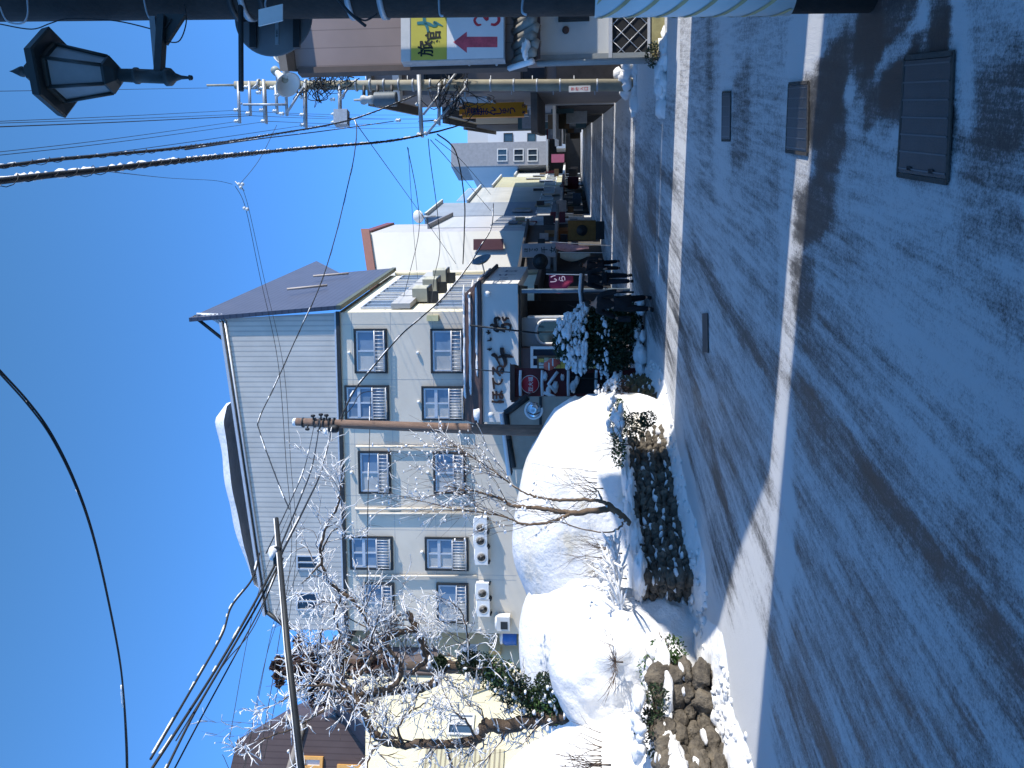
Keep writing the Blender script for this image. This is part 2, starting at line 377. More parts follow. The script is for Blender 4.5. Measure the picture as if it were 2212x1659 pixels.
def rm_material():
    m = bpy.data.materials.new("snowy_asphalt"); m.use_nodes = True; n = m.node_tree; N = n.nodes; L = n.links
    b = N['Principled BSDF']; at = N.new('ShaderNodeAttribute'); at.attribute_name = 'cover'
    g = N.new('ShaderNodeNewGeometry')
    mp = N.new('ShaderNodeMapping'); mp.vector_type = 'TEXTURE'; mp.inputs['Rotation'].default_value = (0, 0, R(-21)); mp.inputs['Scale'].default_value = (1, 12, 1)
    L.new(g.outputs['Position'], mp.inputs[0])
    def nz(sc, det, src, rough=.6):
        t = N.new('ShaderNodeTexNoise'); t.inputs['Scale'].default_value = sc; t.inputs['Detail'].default_value = det; t.inputs['Roughness'].default_value = rough
        L.new(src, t.inputs['Vector']); return t.outputs[0]
    def mth(op, a, bb, cl=False):
        q = N.new('ShaderNodeMath'); q.operation = op; q.use_clamp = cl
        for i, z in enumerate((a, bb)):
            if isinstance(z, (int, float)): q.inputs[i].default_value = z
            else: L.new(z, q.inputs[i])
        return q.outputs[0]
    n1 = nz(15, 9, mp.outputs[0], .72); n2 = nz(13, 9, g.outputs['Position'], .8); n3 = nz(70, 6, g.outputs['Position'], .85)
    s = mth('ADD', at.outputs['Fac'], mth('MULTIPLY', mth('SUBTRACT', n1, .5), 1.25))
    s = mth('ADD', s, mth('MULTIPLY', mth('SUBTRACT', n2, .5), .95)); s = mth('ADD', s, mth('MULTIPLY', mth('SUBTRACT', n3, .5), 1.5))
    mr = N.new('ShaderNodeMapRange'); mr.interpolation_type = 'SMOOTHSTEP'; mr.inputs[1].default_value = .12; mr.inputs[2].default_value = 1.08; L.new(s, mr.inputs[0])
    ra = N.new('ShaderNodeValToRGB'); E = ra.color_ramp.elements
    E[0].position = 0; E[0].color = (.034, .032, .031, 1); E[1].position = 1; E[1].color = (.80, .81, .82, 1)
    x = E.new(.35); x.color = (.125, .124, .124, 1); x = E.new(.70); x.color = (.47, .47, .48, 1)
    L.new(mr.outputs[0], ra.inputs[0]); L.new(ra.outputs[0], b.inputs['Base Color'])
    rr = N.new('ShaderNodeMapRange'); rr.inputs[3].default_value = .42; rr.inputs[4].default_value = .7; L.new(mr.outputs[0], rr.inputs[0]); L.new(rr.outputs[0], b.inputs['Roughness'])
    b.inputs['Specular IOR Level'].default_value = .35
    bp = N.new('ShaderNodeBump'); bp.inputs['Strength'].default_value = .8; bp.inputs['Distance'].default_value = .03
    L.new(s, bp.inputs['Height']); L.new(bp.outputs[0], b.inputs['Normal'])
    return m
def gaps(a, b, n, p=1.0): return list(a+(b-a)*(np.linspace(0, 1, n)**p))
xs = np.array(sorted(set([-400, -150, -70, -35, -20, -12, -8] + gaps(-6, 4.2, 210) + gaps(4.4, 14, 60) + gaps(14.5, 45, 40) + [60, 90, 150, 400])))
ys = np.array(sorted(set([-60, -30, -15, -6, -2, 0, 1, 1.8] + gaps(2.2, 10, 200) + gaps(10.1, 24, 130) + gaps(24.3, 70, 110) + [75, 85, 100, 130, 170, 250, 400, 800])))
road = grid_mesh('road', xs, ys, lambda X, Y: .006*fbm(X*3, Y*3, 8)+np.minimum(.95, np.maximum(0, Y-27)*.0135), rm_material(), {'cover': cover}); struct(road)

# the raised garden behind the stone walls, covered with snow
def garden_z(X, Y):
    d, s, al = segdist(X, Y, EDGE)
    inside = np.where(inpoly(X, Y, GARDEN), d, -d)
    h = .86*sstep(.02, .42, inside)
    # entrance between the two walls: a ramp
    gx, gy = (EDGE[6][0]+EDGE[7][0])/2, (EDGE[6][1]+EDGE[7][1])/2
    e = np.hypot((X-gx)/1.0, (Y-gy)/1.35)
    ramp = .75*sstep(.1, 2.2, inside); k = sstep(1.25, .75, e); h = h*(1-k)+ramp*k
    h = h+.10*(fbm(X*1.1, Y*1.1, 41)-.5)*sstep(.2, .8, inside)+.25*sstep(1, 5, inside)
    apron = sstep(-.62, -.02, inside)*.13*(1+.9*(fbm(X*2.5, Y*2.5, 44)-.5)); h = np.maximum(h, apron)
    h = h-.07*sstep(-.35, -.75, inside+.35*(fbm(X*1.3, Y*1.3, 47)-.5)+.16*(fbm(X*7, Y*7, 57)-.5))+.03*(fbm(X*9, Y*9, 61)-.5)
    return h
gx_ = np.array(sorted(set([-40, -30, -24, -18, -14, -11, -9] + gaps(-8, 1.4, 190)))); gy_ = np.array(sorted(set(gaps(5, 17.5, 230)+gaps(17.6, 32, 60))))
garden = grid_mesh('snowy_ground', gx_, gy_, garden_z, SNOW); struct(garden)
def gz(x, y): return float(garden_z(np.array([[x]]), np.array([[y]]))[0, 0])

# ---- snow mounds
def mound(label, c, r, rot, sub, amp, fr, seed, m=SNOW, bumps=(), pw=1.0):
    amp *= 1.25
    vs, fs = ICO[sub]; M = Matrix.Rotation(rot, 3, 'Z'); o = []
    for v in vs:
        q = Vector((v.x, v.y, v.z)); hz = math.hypot(q.x, q.y)
        if hz > 1e-6 and pw != 1:
            s = (1-(1-hz)**pw)/hz if hz < 1 else 1; q.x *= s; q.y *= s
        d = 1+amp*noise.fractal(v*fr+Vector((seed, seed*2, 0)), .9, 2, 4)+.028*noise.fractal(v*7+Vector((seed, 0, 3)), .8, 2.1, 4)
        q = M @ Vector((q.x*r[0]*d, q.y*r[1]*d, q.z*r[2]*(1+amp*.5*noise.noise(v*2+Vector((seed, 1, 4))))))
        o.append(Vector(c)+q)
    mb = MB(); mb.add(o, fs, m, True); return tag(mb.build('snow_mound', base=(c[0], c[1], c[2])), label, 'snow mound', 'snow mounds in the garden')
mound("largest smooth dome of old snow behind the young bare tree", (-2.72, 16.8, .5), (2.75, 2.05, 2.45), R(14), 5, .10, 1.3, 3, SNOWD, pw=1.35)
mound("long snow mound with a rounded lip just left of the largest dome", (-5.0, 16.1, .5), (2.1, 1.9, 2.35), R(8), 5, .10, 1.4, 9, SNOW, pw=1.25)
mound("overhanging snow pillow with a pitted shaded face above the entrance", (-4.15, 12.25, .85), (1.05, 1.0, 1.28), R(20), 5, .13, 2.0, 21, SNOW, pw=1.3)
mound("steep snow mound nearest the camera above the second stone wall", (-5.75, 10.6, .75), (1.38, 1.25, 2.25), R(20), 5, .07, 1.6, 33, SNOWD, pw=1.1)

rv = random.Random(77); cl = MB()
for i in range(420):
    k = rv.random()
    if k < .6:
        (x0, y0), (x1, y1) = rv.choice(list(zip(EDGE[:-1], EDGE[1:]))); t = rv.random(); x, y = x0+(x1-x0)*t, y0+(y1-y0)*t; d = Vector((y1-y0, -(x1-x0), 0)).normalized()*rv.uniform(.12, .75)
    else:
        q = rv.choice(((-4.2, 11.3), (-3.9, 12.0), (-2.5, 14.6), (-4.6, 14.4), (-5, 10.0))); x, y = q; d = Vector((rv.gauss(0, .7), rv.gauss(0, .35), 0))
    x += d.x; y += d.y; s = rv.uniform(.012, .05)*(1.6 if k > .6 else 1); cl.blob((x, y, gz(x, y)+s*.25), (s*rv.uniform(.8, 1.6), s*rv.uniform(.8, 1.4), s*rv.uniform(.5, .8)), SNOW, 2, .45, 2.2, None, i)
o = cl.build('snow_clods'); o['kind'] = 'stuff'; o['label'] = 'small lumps of snow strewn along the stone walls and mounds'; o['category'] = 'snow lumps'

# ================================================================ STONE WALLS
def stone_wall(label, pts, h, seed, mossy=(9, 9), sz=.15, capp=.3):
    rnd = random.Random(seed); w = thing('stone_wall', label, 'stone wall', (*pts[0], 0))
    segs = []; L = 0
    for a, b in zip(pts[:-1], pts[1:]):
        l = math.hypot(b[0]-a[0], b[1]-a[1]); segs.append((L, l, a, b)); L += l
    def at(s):
        for (s0, l, a, b) in segs:
            if s <= s0+l or (s0, l, a, b) == segs[-1]:
                t = (s-s0)/l; d = Vector((b[0]-a[0], b[1]-a[1], 0))/l
                return Vector((a[0]+(b[0]-a[0])*t, a[1]+(b[1]-a[1])*t, 0)), d, Vector((d.y, -d.x, 0))
    st = MB(); sn = MB(); row = 0; z = -.02
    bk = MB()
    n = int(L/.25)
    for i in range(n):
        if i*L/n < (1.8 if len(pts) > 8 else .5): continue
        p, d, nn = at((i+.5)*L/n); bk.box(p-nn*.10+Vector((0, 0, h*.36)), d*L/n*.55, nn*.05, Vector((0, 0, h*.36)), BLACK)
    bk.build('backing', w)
    while z < h-.04:
        rh = rnd.uniform(.8, 1.2)*sz; s = rnd.uniform(-.1, .05)
        while s < L:
            lw = rnd.uniform(.7, 1.55)*sz*1.15
            p, d, nn = at(min(L, max(0, s+lw/2))); jit = rnd.uniform(-.05, .05)
            hh = rh*rnd.uniform(.75, 1.2)
            Rm = Matrix((d, -nn, Vector((0, 0, 1)))).transposed() @ Matrix.Rotation(rnd.uniform(-.45, .45), 3, 'Y') @ Matrix.Rotation(rnd.uniform(-.3, .3), 3, 'Z')
            c = p+nn*(jit-.05*(z/h)-.02)+Vector((0, 0, z+rh/2+rnd.uniform(-.02, .02)))
            mossk = mossy[0] < s/L < mossy[1]
            st.blob(c, (lw*.60, .15, hh*.60), STONEM if mossk and rnd.random() < .8 else STONE, 3, .22, 1.9, Rm, rnd.random()*50)
            if rnd.random() < capp:
                sn.blob(c+nn*.075+Vector((0, 0, hh*.42)), (lw*rnd.uniform(.2, .5), .07, rnd.uniform(.012, .04)), SNOW, 2, .2, 1.6, Rm, rnd.random()*50)
            s += lw
        z += rh*.92; row += 1
    st.build('stones', w)
    s = 0
    while s < L:                                # snow lying along the top edge
        p, d, nn = at(min(L, s)); lw = rnd.uniform(.2, .55)
        Rm = Matrix((d, -nn, Vector((0, 0, 1)))).transposed()
        sn.blob(p-nn*rnd.uniform(.05, .22)+Vector((0, 0, h+rnd.uniform(-.06, .02))), (lw, rnd.uniform(.2, .3), rnd.uniform(.06, .12)), SNOW, 3, .22, 2.2, Rm, rnd.random()*50)
        s += lw*.55
    sn.build('snow', w)
    return w
stone_wall("dark rubble stone wall in shade running along the road to the hotel bush", WALL1, .84, 3, (.62, 1.1), .13, .42)
stone_wall("sunlit rounded stone wall nearest the camera at the left edge", WALL2, .70, 8, (9, 9), .19, .3)

# ================================================================ TREES AND PLANTS
def leaves(mb, c, r, n, m, size, rnd, surf=0.0, squash=1.0):
    c = Vector(c); r = Vector(r) if hasattr(r, '__len__') else Vector((r, r, r))
    for _ in range(n):
        v = Vector((rnd.gauss(0, 1), rnd.gauss(0, 1), rnd.gauss(0, 1))).normalized()
        k = rnd.random()**(1/3) if rnd.random() > surf else rnd.uniform(.85, 1.08)
        p = c+Vector((v.x*r.x, v.y*r.y, v.z*r.z))*k
        s = size*rnd.uniform(.6, 1.4); a = Vector((rnd.gauss(0, 1), rnd.gauss(0, 1), rnd.gauss(0, 1))).normalized()
        b = a.orthogonal().normalized(); b = Matrix.Rotation(rnd.uniform(0, 6.3), 3, a) @ b
        mb.add([p-a*s, p+b*s*.45, p+a*s, p-b*s*.45], [(0, 1, 2, 3)], m)
class Tree:
    def __init__(s, name, label, base, seed, snow=.8, barkm=BARK, group=None):
        s.rnd = random.Random(seed); s.t = thing(name, label, 'tree', base, group); s.tr = MB(); s.tw = MB(); s.sn = MB(); s.sp = []; s.snow = snow; s.bm = barkm
    def coat(s, pts, rad, k=1.0, mn=.006):
        run = []
        def flush():
            if len(run) > 1:
                q = [p+Vector((0, 0, r*.55)) for p, r in run]; rr = [max(mn, r*.86)*k for p, r in run]; rr[0] *= .5; rr[-1] *= .4
                s.sn.tube(q, rr, SNOW, 5 if rr[len(rr)//2] > .015 else 3, True)
            run.clear()
        for i in range(len(pts)):
            d = (pts[min(i+1, len(pts)-1)]-pts[max(i-1, 0)]).normalized()
            if abs(d.z) < .88 and s.rnd.random() < s.snow+.12: run.append((pts[i], rad[i]*s.rnd.uniform(.8, 1.25)))
            else: flush()
        flush()
    def limb(s, pp, r0, r1, n=9, jit=.009, coat=True, every=.12, r_sp=1.0, dd=0.0, lump=0.12):
        pts = []
        for q in pp: pts.append(P(q[0], q[1], q[2]+dd) if not isinstance(q, Vector) else q)
        sp = spline(pts, 7); k = len(sp); sp = [p+Vector((s.rnd.gauss(0, jit), s.rnd.gauss(0, jit), s.rnd.gauss(0, jit))) if 0 < i < k-1 else p for i, p in enumerate(sp)]
        rad = [(r0+(r1-r0)*i/(k-1))*s.rnd.uniform(1-lump, 1+lump) for i in range(k)]
        s.tr.tube(sp, rad, s.bm, n)
        if coat: s.coat(sp, rad)
        acc = 0
        for i in range(1, k):
            acc += (sp[i]-sp[i-1]).length
            while acc > every: acc -= every; s.sp.append((sp[i], (sp[i]-sp[i-1]).normalized(), rad[i]*r_sp))
        return sp
    def grow(s, p, d, L, r, lev, up=.25, kids=3, wig=.35):
        n = max(3, int(L/.12)); pts = [p.copy()]; q = p.copy(); dd = d.copy()
        for i in range(n):
            dd = (dd+Vector((s.rnd.gauss(0, wig), s.rnd.gauss(0, wig), s.rnd.gauss(0, wig)+up*.4))*.35).normalized(); q = q+dd*L/n; pts.append(q.copy())
        rad = [r*(1-.75*i/n) for i in range(n+1)]
        s.tw.tube(pts, rad, TWIG, 4 if r > .008 else 3, False)
        if s.rnd.random() < s.snow: s.coat(pts, rad, 1.0, s.mn)
        if lev > 0:
            for _ in range(kids):
                i = s.rnd.randint(1, n-1); ax = Vector((s.rnd.gauss(0, 1), s.rnd.gauss(0, 1), s.rnd.gauss(0, 1))).normalized()
                e = (Matrix.Rotation(s.rnd.uniform(.4, 1.1), 3, ax) @ (pts[i+1]-pts[i]).normalized())
                s.grow(pts[i], e, L*s.rnd.uniform(.45, .75), max(.0035, r*.55), lev-1, up, kids, wig)
    mn = .007
    def sprout(s, p, Lr, lev=2, up=.3, kids=3, rr=None, wig=.35, spread=1.0):
        for (q, d, r) in s.sp:
            if s.rnd.random() > p: continue
            ax = Vector((s.rnd.gauss(0, 1), s.rnd.gauss(0, 1), s.rnd.gauss(0, 1))).normalized()
            e = (Matrix.Rotation(s.rnd.uniform(.5, 1.3)*spread, 3, ax) @ d+Vector((0, 0, up))).normalized()
            s.grow(q, e, s.rnd.uniform(*Lr), rr or max(.006, min(.016, r*.4)), lev, up, kids, wig)
    def balls(s, n, r):
        """clumps of snow caught in the forks of the twigs"""
        if not s.tw.v: return
        for _ in range(n):
            p = Vector(s.tw.v[s.rnd.randrange(len(s.tw.v))]); q = s.rnd.uniform(*r)
            s.sn.blob(p+Vector((0, 0, q*.5)), (q*s.rnd.uniform(.8, 1.5), q*s.rnd.uniform(.8, 1.5), q*s.rnd.uniform(.6, .9)), SNOW, 1, .2, 1.5, None, s.rnd.random()*20)
    def done(s):
        s.tr.build('trunk', s.t); s.tw.build('twigs', s.t)
        if s.sn.v: s.sn.build('snow', s.t)
        return s.t

# gnarled old tree with two trunks crossing behind the nearest mounds
D = 13.4
t2 = Tree('gnarled_tree', "big gnarled snow-laden tree with an ivy-clad trunk beside the yellow building", P(1235, 1560, D)*1.0, 5, .93); t2.mn = .0085
A = [(1240, 1535, D), (1200, 1550, D), (1154, 1556, D), (1095, 1569, D-.1), (1045, 1567, D-.2), (1028, 1597, D-.2), (962, 1607, D-.2), (913, 1604, D-.3), (871, 1609, D-.3), (829, 1600, D-.3), (802, 1576, D-.3), (781, 1530, D-.3), (760, 1495, D-.2)]
t2.limb(A[:5], .125, .105, 12); t2.limb(A[4:8], .085, .07, 10); t2.limb(A[7:], .066, .045, 9)
t2.limb([A[-1], (740, 1510, D-.3), (683, 1544, D-.5), (640, 1570, D-.8), (560, 1600, D-1)], .035, .010)
t2.limb([A[-1], (735, 1470, D), (690, 1440, D), (640, 1430, D+.2)], .035, .010)
B = [(1240, 1530, D+.3), (1190, 1535, D+.3), (1154, 1520, D+.3), (1102, 1481, D+.3), (1067, 1456, D+.4), (1014, 1438, D+.4), (962, 1437, D+.5), (927, 1425, D+.5), (913, 1391, D+.5), (899, 1359, D+.5), (880, 1320, D+.5)]
t2.limb(B[:6], .11, .10, 12); t2.limb(B[5:], .09, .05, 9)
t2.limb([B[6], (940, 1470, D+.3), (915, 1485, D+.2), (860, 1492, D+.1), (781, 1503, D)], .085, .055)
t2.limb([B[9], (868, 1365, D+.3), (829, 1391, D+.2), (795, 1436, D), (767, 1466, D)], .055, .03)
t2.limb([B[7], (890, 1452, D+.3), (868, 1480, D+.2)], .045, .02)
t2.limb([(768, 1466, D), (700, 1440, D+.2), (690, 1400, D+.2), (697, 1359, D)], .032, .012)
t2.limb([(781, 1500, D), (850, 1480, D-.2), (864, 1443, D), (843, 1408, D+.1), (802, 1356, D+.2), (784, 1324, D+.2), (753, 1289, D+.2), (725, 1272, D+.2), (700, 1234, D), (693, 1185, D), (704, 1139, D), (725, 1104, D), (732, 1080, D), (736, 1050, D)], .05, .016, 8)
t2.limb([(697, 1215, D), (668, 1245, D-.1), (650, 1262, D-.1)], .02, .006)
t2.limb([(695, 1190, D), (720, 1145, D-.1), (742, 1140, D-.1)], .018, .006)
t2.limb([(740, 1280, D+.2), (722, 1330, D), (735, 1380, D), (700, 1420, D)], .022, .008)
t2.limb([(843, 1408, D+.1), (800, 1400, D-.2), (820, 1330, D-.3), (830, 1290, D-.3)], .025, .008)
t2.limb([(1014, 1430, D+.3), (1010, 1385, D), (1000, 1330, D), (975, 1300, D-.1)], .022, .007)
t2.limb([(1028, 1597, D-.3), (1010, 1560, D-.4), (985, 1540, D-.4), (960, 1500, D-.3)], .022, .008)
t2.limb([(871, 1607, D-.3), (860, 1575, D-.4), (885, 1540, D-.4), (930, 1510, D-.4)], .026, .008)
t2.limb([(962, 1607, D-.2), (975, 1650, D-.5), (990, 1720, D-.8)], .025, .01)
t2.limb([(829, 1600, D-.3), (800, 1630, D-.5), (790, 1700, D-.8)], .03, .012)
t2.limb([(760, 1495, D-.2), (700, 1480, D-.4), (650, 1490, D-.5), (600, 1520, D-.6)], .03, .008)
t2.sprout(.66, (.35, .95), 2, .10, 4, None, .85)
t2.balls(900, (.010, .024)); tt = t2.done()
ivy = MB(); isn = MB(); rv = random.Random(4)
for q, rr_ in (((1200, 1536, D+.1), .22), ((1165, 1520, D+.1), .26), ((1130, 1500, D+.1), .29), ((1100, 1478, D+.1), .30), ((1070, 1455, D+.1), .28), ((1040, 1440, D+.1), .24), ((1010, 1432, D+.1), .19), ((1205, 1500, D), .2), ((1180, 1478, D), .2), ((950, 1432, D+.3), .12)):
    leaves(ivy, P(*q), rr_, 620, LEAF2 if rv.random() < .35 else LEAF, .032, rv, .4)
    for _ in range(9):
        p = P(*q)+Vector((rv.gauss(0, .12)-.06, rv.gauss(0, .1)-.1, rv.gauss(0, .12)+.04)); isn.blob(p, (rv.uniform(.02, .06),)*2+(rv.uniform(.02, .035),), SNOW, 2, .3, 1.8, None, rv.random()*30)
ivy.build('ivy', tt); isn.build('ivy_snow', tt)

# young tree with several upright stems on the wall top
D = 13.0
t1 = Tree('young_tree', "young bare multi-stemmed tree in front of the largest snow dome", P(1358, 1128, D), 11, .5, mat('young_bark', (.15, .105, .07), .85, .3, 8, .4, 70))
t1.mn = .005; t1.snow = .75
t1.limb([(1362, 1132, D), (1340, 1112, D), (1312, 1092, D)], .045, .062, 9, .004)
t1.limb([(1312, 1088, D), (1280, 1080, D), (1236, 1080, D), (1200, 1080, D), (1162, 1074, D), (1145, 1068, D), (1113, 1053, D), (1045, 1003, D), (978, 962, D)], .032, .006, 7, .006, every=.10)
t1.limb([(1316, 1098, D), (1250, 1108, D-.05), (1215, 1106, D-.05), (1177, 1099, D), (1142, 1097, D), (1101, 1091, D), (1089, 1082, D), (1054, 1068, D), (1016, 1059, D), (960, 1050, D)], .05, .008, 8, .006, every=.10)
t1.limb([(1235, 1108, D-.05), (1221, 1115, D-.1), (1195, 1126, D-.1), (1160, 1132, D-.1), (1124, 1131, D-.1), (1101, 1120, D-.1), (1040, 1107, D), (985, 1100, D)], .034, .007, 7, .006, every=.10)
t1.limb([(1344, 1125, D), (1341, 1138, D), (1309, 1150, D-.1), (1250, 1141, D-.1), (1215, 1128, D-.1)], .018, .007, 6, .006, every=.10)
t1.limb([(1300, 1080, D), (1290, 1060, D), (1270, 1050, D), (1240, 1046, D)], .014, .005, 6, .006)
t1.sp = [q for q in t1.sp if q[0].z > 1.5]
t1.sprout(.42, (.35, 1.0), 1, .35, 2, .006, .22, .75)
top = [q for q in t1.sp if q[0].z > 2.6]; t1.sp = top; t1.sprout(.75, (.5, 1.2), 2, .30, 3, .007, .25, .8)
t1.balls(420, (.010, .03)); t1.done()

# tree far behind with brown hanging leaves
t3 = Tree('brown_leaved_tree', "dense tree with brown leaves rising above the yellow building roof", P(1000, 1440, 24), 17, .3)
t3.limb([(1100, 1450, 24), (900, 1440, 24), (760, 1430, 24), (640, 1432, 24)], .18, .05, 8, coat=False)
t3.limb([(840, 1440, 24), (760, 1490, 24), (700, 1500, 24)], .1, .03, 7, coat=False); t3.limb([(800, 1436, 24), (740, 1390, 24), (680, 1395, 24)], .1, .03, 7, coat=False)
o3 = t3.done(); fm = MB(); rv = random.Random(9)
for (v, b, r) in ((603, 1432, .30), (622, 1450, .42), (632, 1420, .36), (655, 1460, .5), (660, 1415, .5), (690, 1450, .6), (700, 1490, .5), (720, 1410, .6), (760, 1440, .7), (765, 1490, .6), (800, 1410, .6), (820, 1460, .7)):
    for _ in range(7):
        c = P(v, b, 24)+Vector((rv.gauss(0, r*.5), rv.gauss(0, r*.5), rv.gauss(0, r*.5))); leaves(fm, c, r*.36, 46, LEAFB, .09, rv)
fm.build('foliage', o3)

def shrub(name, label, parts, seed, leafm, snow=None, twig=None, cat='shrub', size=.03, dens=500):
    """parts: (centre, radii) ; snow: list of (centre, radii)"""
    rnd = random.Random(seed); b0 = Vector(parts[0][0]); t = thing(name, label, cat, (b0.x, b0.y, b0.z-parts[0][1][2]))
    lf = MB(); tw = MB(); root = Vector((b0.x, b0.y, b0.z-parts[0][1][2]))
    for c, r in parts:
        c = Vector(c); leaves(lf, c, r, int(dens*max(.3, r[0]*r[2]*12)), leafm, size, rnd, .45)
        for _ in range(7):
            e = c+Vector((rnd.gauss(0, r[0]*.6), rnd.gauss(0, r[1]*.6), rnd.uniform(0, r[2]))); mid = (root+e)/2+Vector((rnd.gauss(0, .05), rnd.gauss(0, .05), .05))
            tw.tube(spline([root, mid, e], 4), .006, TWIG, 4)
    lf.build('foliage', t); tw.build('stems', t)
    if snow:
        sn = MB()
        for c, r, n, q in snow:
            c = Vector(c)
            for _ in range(n):
                v = Vector((rnd.gauss(0, 1), rnd.gauss(0, 1), rnd.gauss(0, 1))).normalized(); v.z = abs(v.z)*rnd.uniform(.6, 1)
                p = c+Vector((v.x*r[0], v.y*r[1], v.z*r[2]))*rnd.uniform(.75, 1.05); s = rnd.uniform(*q)
                sn.blob(p, (s*rnd.uniform(.8, 1.5), s*rnd.uniform(.8, 1.4), s*rnd.uniform(.5, .8)), SNOW, 2, .25, 1.8, None, rnd.random()*40)
        sn.build('snow', t)
    return t
c = P(1275, 728, 21.2)
shrub('evergreen_bush', "tall dark evergreen bush capped with thick snow in front of the hotel windows", [((c.x, c.y, .75), (.86, .8, .75)), ((c.x, c.y, 1.45), (.78, .7, .6)), ((c.x-.15, c.y, 1.95), (.5, .5, .35)), ((c.x+.4, c.y-.2, .5), (.5, .5, .45))], 3, LEAF,
      [((c.x-.05, c.y, 1.45), (.86, .75, .85), 620, (.03, .10)), ((c.x-.2, c.y-.2, .9), (.9, .7, .5), 110, (.02, .06)), ((c.x, c.y-.5, .1), (1.1, .5, .15), 40, (.06, .2))], size=.05, dens=750)
def gp(v, b, d): return P(v, b, d)
c = gp(1425, 1450, 10.9)
shrub('leafy_shrub', "green leafy shrub loaded with snow at the garden entrance", [((c.x, c.y, .62), (.30, .3, .33)), ((c.x+.22, c.y+.2, .52), (.2, .2, .24)), ((c.x-.35, c.y-.2, .62), (.28, .25, .28)), ((c.x-.55, c.y-.3, .75), (.2, .2, .2))], 5, LEAF2,
      [((c.x, c.y, .62), (.33, .3, .33), 75, (.03, .085)), ((c.x-.4, c.y-.2, .68), (.35, .3, .28), 60, (.03, .08)), ((c.x+.2, c.y+.2, .52), (.2, .2, .2), 24, (.02, .06))], size=.03, dens=620)
c = gp(1395, 918, 14.6)
shrub('small_evergreen', "small dark evergreen tuft growing from the mossy stone wall", [((c.x, c.y-.25, .72), (.24, .16, .22)), ((c.x+.12, c.y-.2, .5), (.14, .12, .14))], 6, LEAF, [((c.x, c.y-.1, .95), (.28, .2, .1), 22, (.04, .1))], size=.028, dens=900)
c = gp(1320, 910, 14.9)
shrub('mossy_ground_shrub', "low green and brown plants between the snow dome and the wall top", [((c.x, c.y, 1.0), (.42, .25, .16)), ((c.x-.5, c.y-.4, 1.0), (.3, .2, .12))], 7, LEAF2, [((c.x+.1, c.y, 1.05), (.4, .25, .15), 26, (.03, .08))], size=.03, dens=700)
c = gp(1305, 852, 16.6)
shrub('frosted_shrub', "snow-frosted twiggy shrub at the far end of the stone wall", [((c.x, c.y, 1.05), (.25, .25, .25)), ((c.x, c.y, .8), (.3, .25, .2))], 8, LEAFB, [((c.x, c.y, .95), (.3, .28, .42), 110, (.02, .06))], size=.025, dens=500)
c = gp(1400, 1600, 9.6)
shrub('dark_hollow_shrub', "dark green shrub under the steep snow mound at the left", [((c.x, c.y+.2, .85), (.28, .2, .2)), ((c.x+.35, c.y+.3, .8), (.2, .2, .15))], 12, LEAF, [((c.x+.1, c.y+.2, 1.0), (.4, .25, .1), 36, (.04, .1))], size=.028, dens=800)

def twiggy(name, label, base, n, L, seed, snow=.5, up=.8, sp=.5, cat='bare shrub', kids=2, m=None, mn=.006, balls=0):
    t = Tree(name, label, base, seed, snow); t.mn = mn; t.t['category'] = cat
    b = Vector(base)
    for _ in range(n):
        d = Vector((t.rnd.gauss(0, sp), t.rnd.gauss(0, sp), up)).normalized()
        t.grow(b+Vector((t.rnd.gauss(0, .12), t.rnd.gauss(0, .1), 0)), d, t.rnd.uniform(*L), .006, 1, .1, kids, .3)
    if balls: t.balls(balls, (.02, .05))
    t.tr.tube([b-Vector((0, 0, .1)), b+Vector((0, 0, .03))], [.012, .006], BARK, 6); return t.done()
twiggy('snowy_branches', "tangle of low snow-covered branches at the foot of the snow mounds", P(1340, 1250, 12.3), 26, (.3, .8), 3, 1.0, .35, .8, mn=.018, balls=60)
twiggy('bent_snowy_twigs', "bent twigs bowed under snow beside the garden entrance", P(1345, 1340, 11.9), 22, (.3, .7), 4, 1.0, .3, .9, mn=.016, balls=40)
twiggy('dry_grass', "pale dry grass stalks hanging over the entrance snow", P(1330, 1430, 11.2), 26, (.2, .55), 6, .4, .2, .9, 'dry grass')
twiggy('dry_stalks', "fine upright dry stalks in front of the steep left mound", P(1300, 1652, 9.0), 30, (.3, .6), 8, 0, 1.4, .3, 'dry grass', 1)
twiggy('cut_stems', "short bundle of cut stems leaning on the largest dome", P(1345, 960, 14.3), 16, (.3, .7), 9, .2, .9, .55, 'bare shrub', 1)
twiggy('thin_saplings', "thin upright saplings behind the snowy branches", P(1330, 1195, 12.8), 22, (.4, .8), 10, .15, 1.2, .4)
twiggy('twigs_on_mound', "sparse twigs poking out beside the young tree", P(1290, 1055, 13.3), 16, (.4, .9), 12, .4, .9, .5)

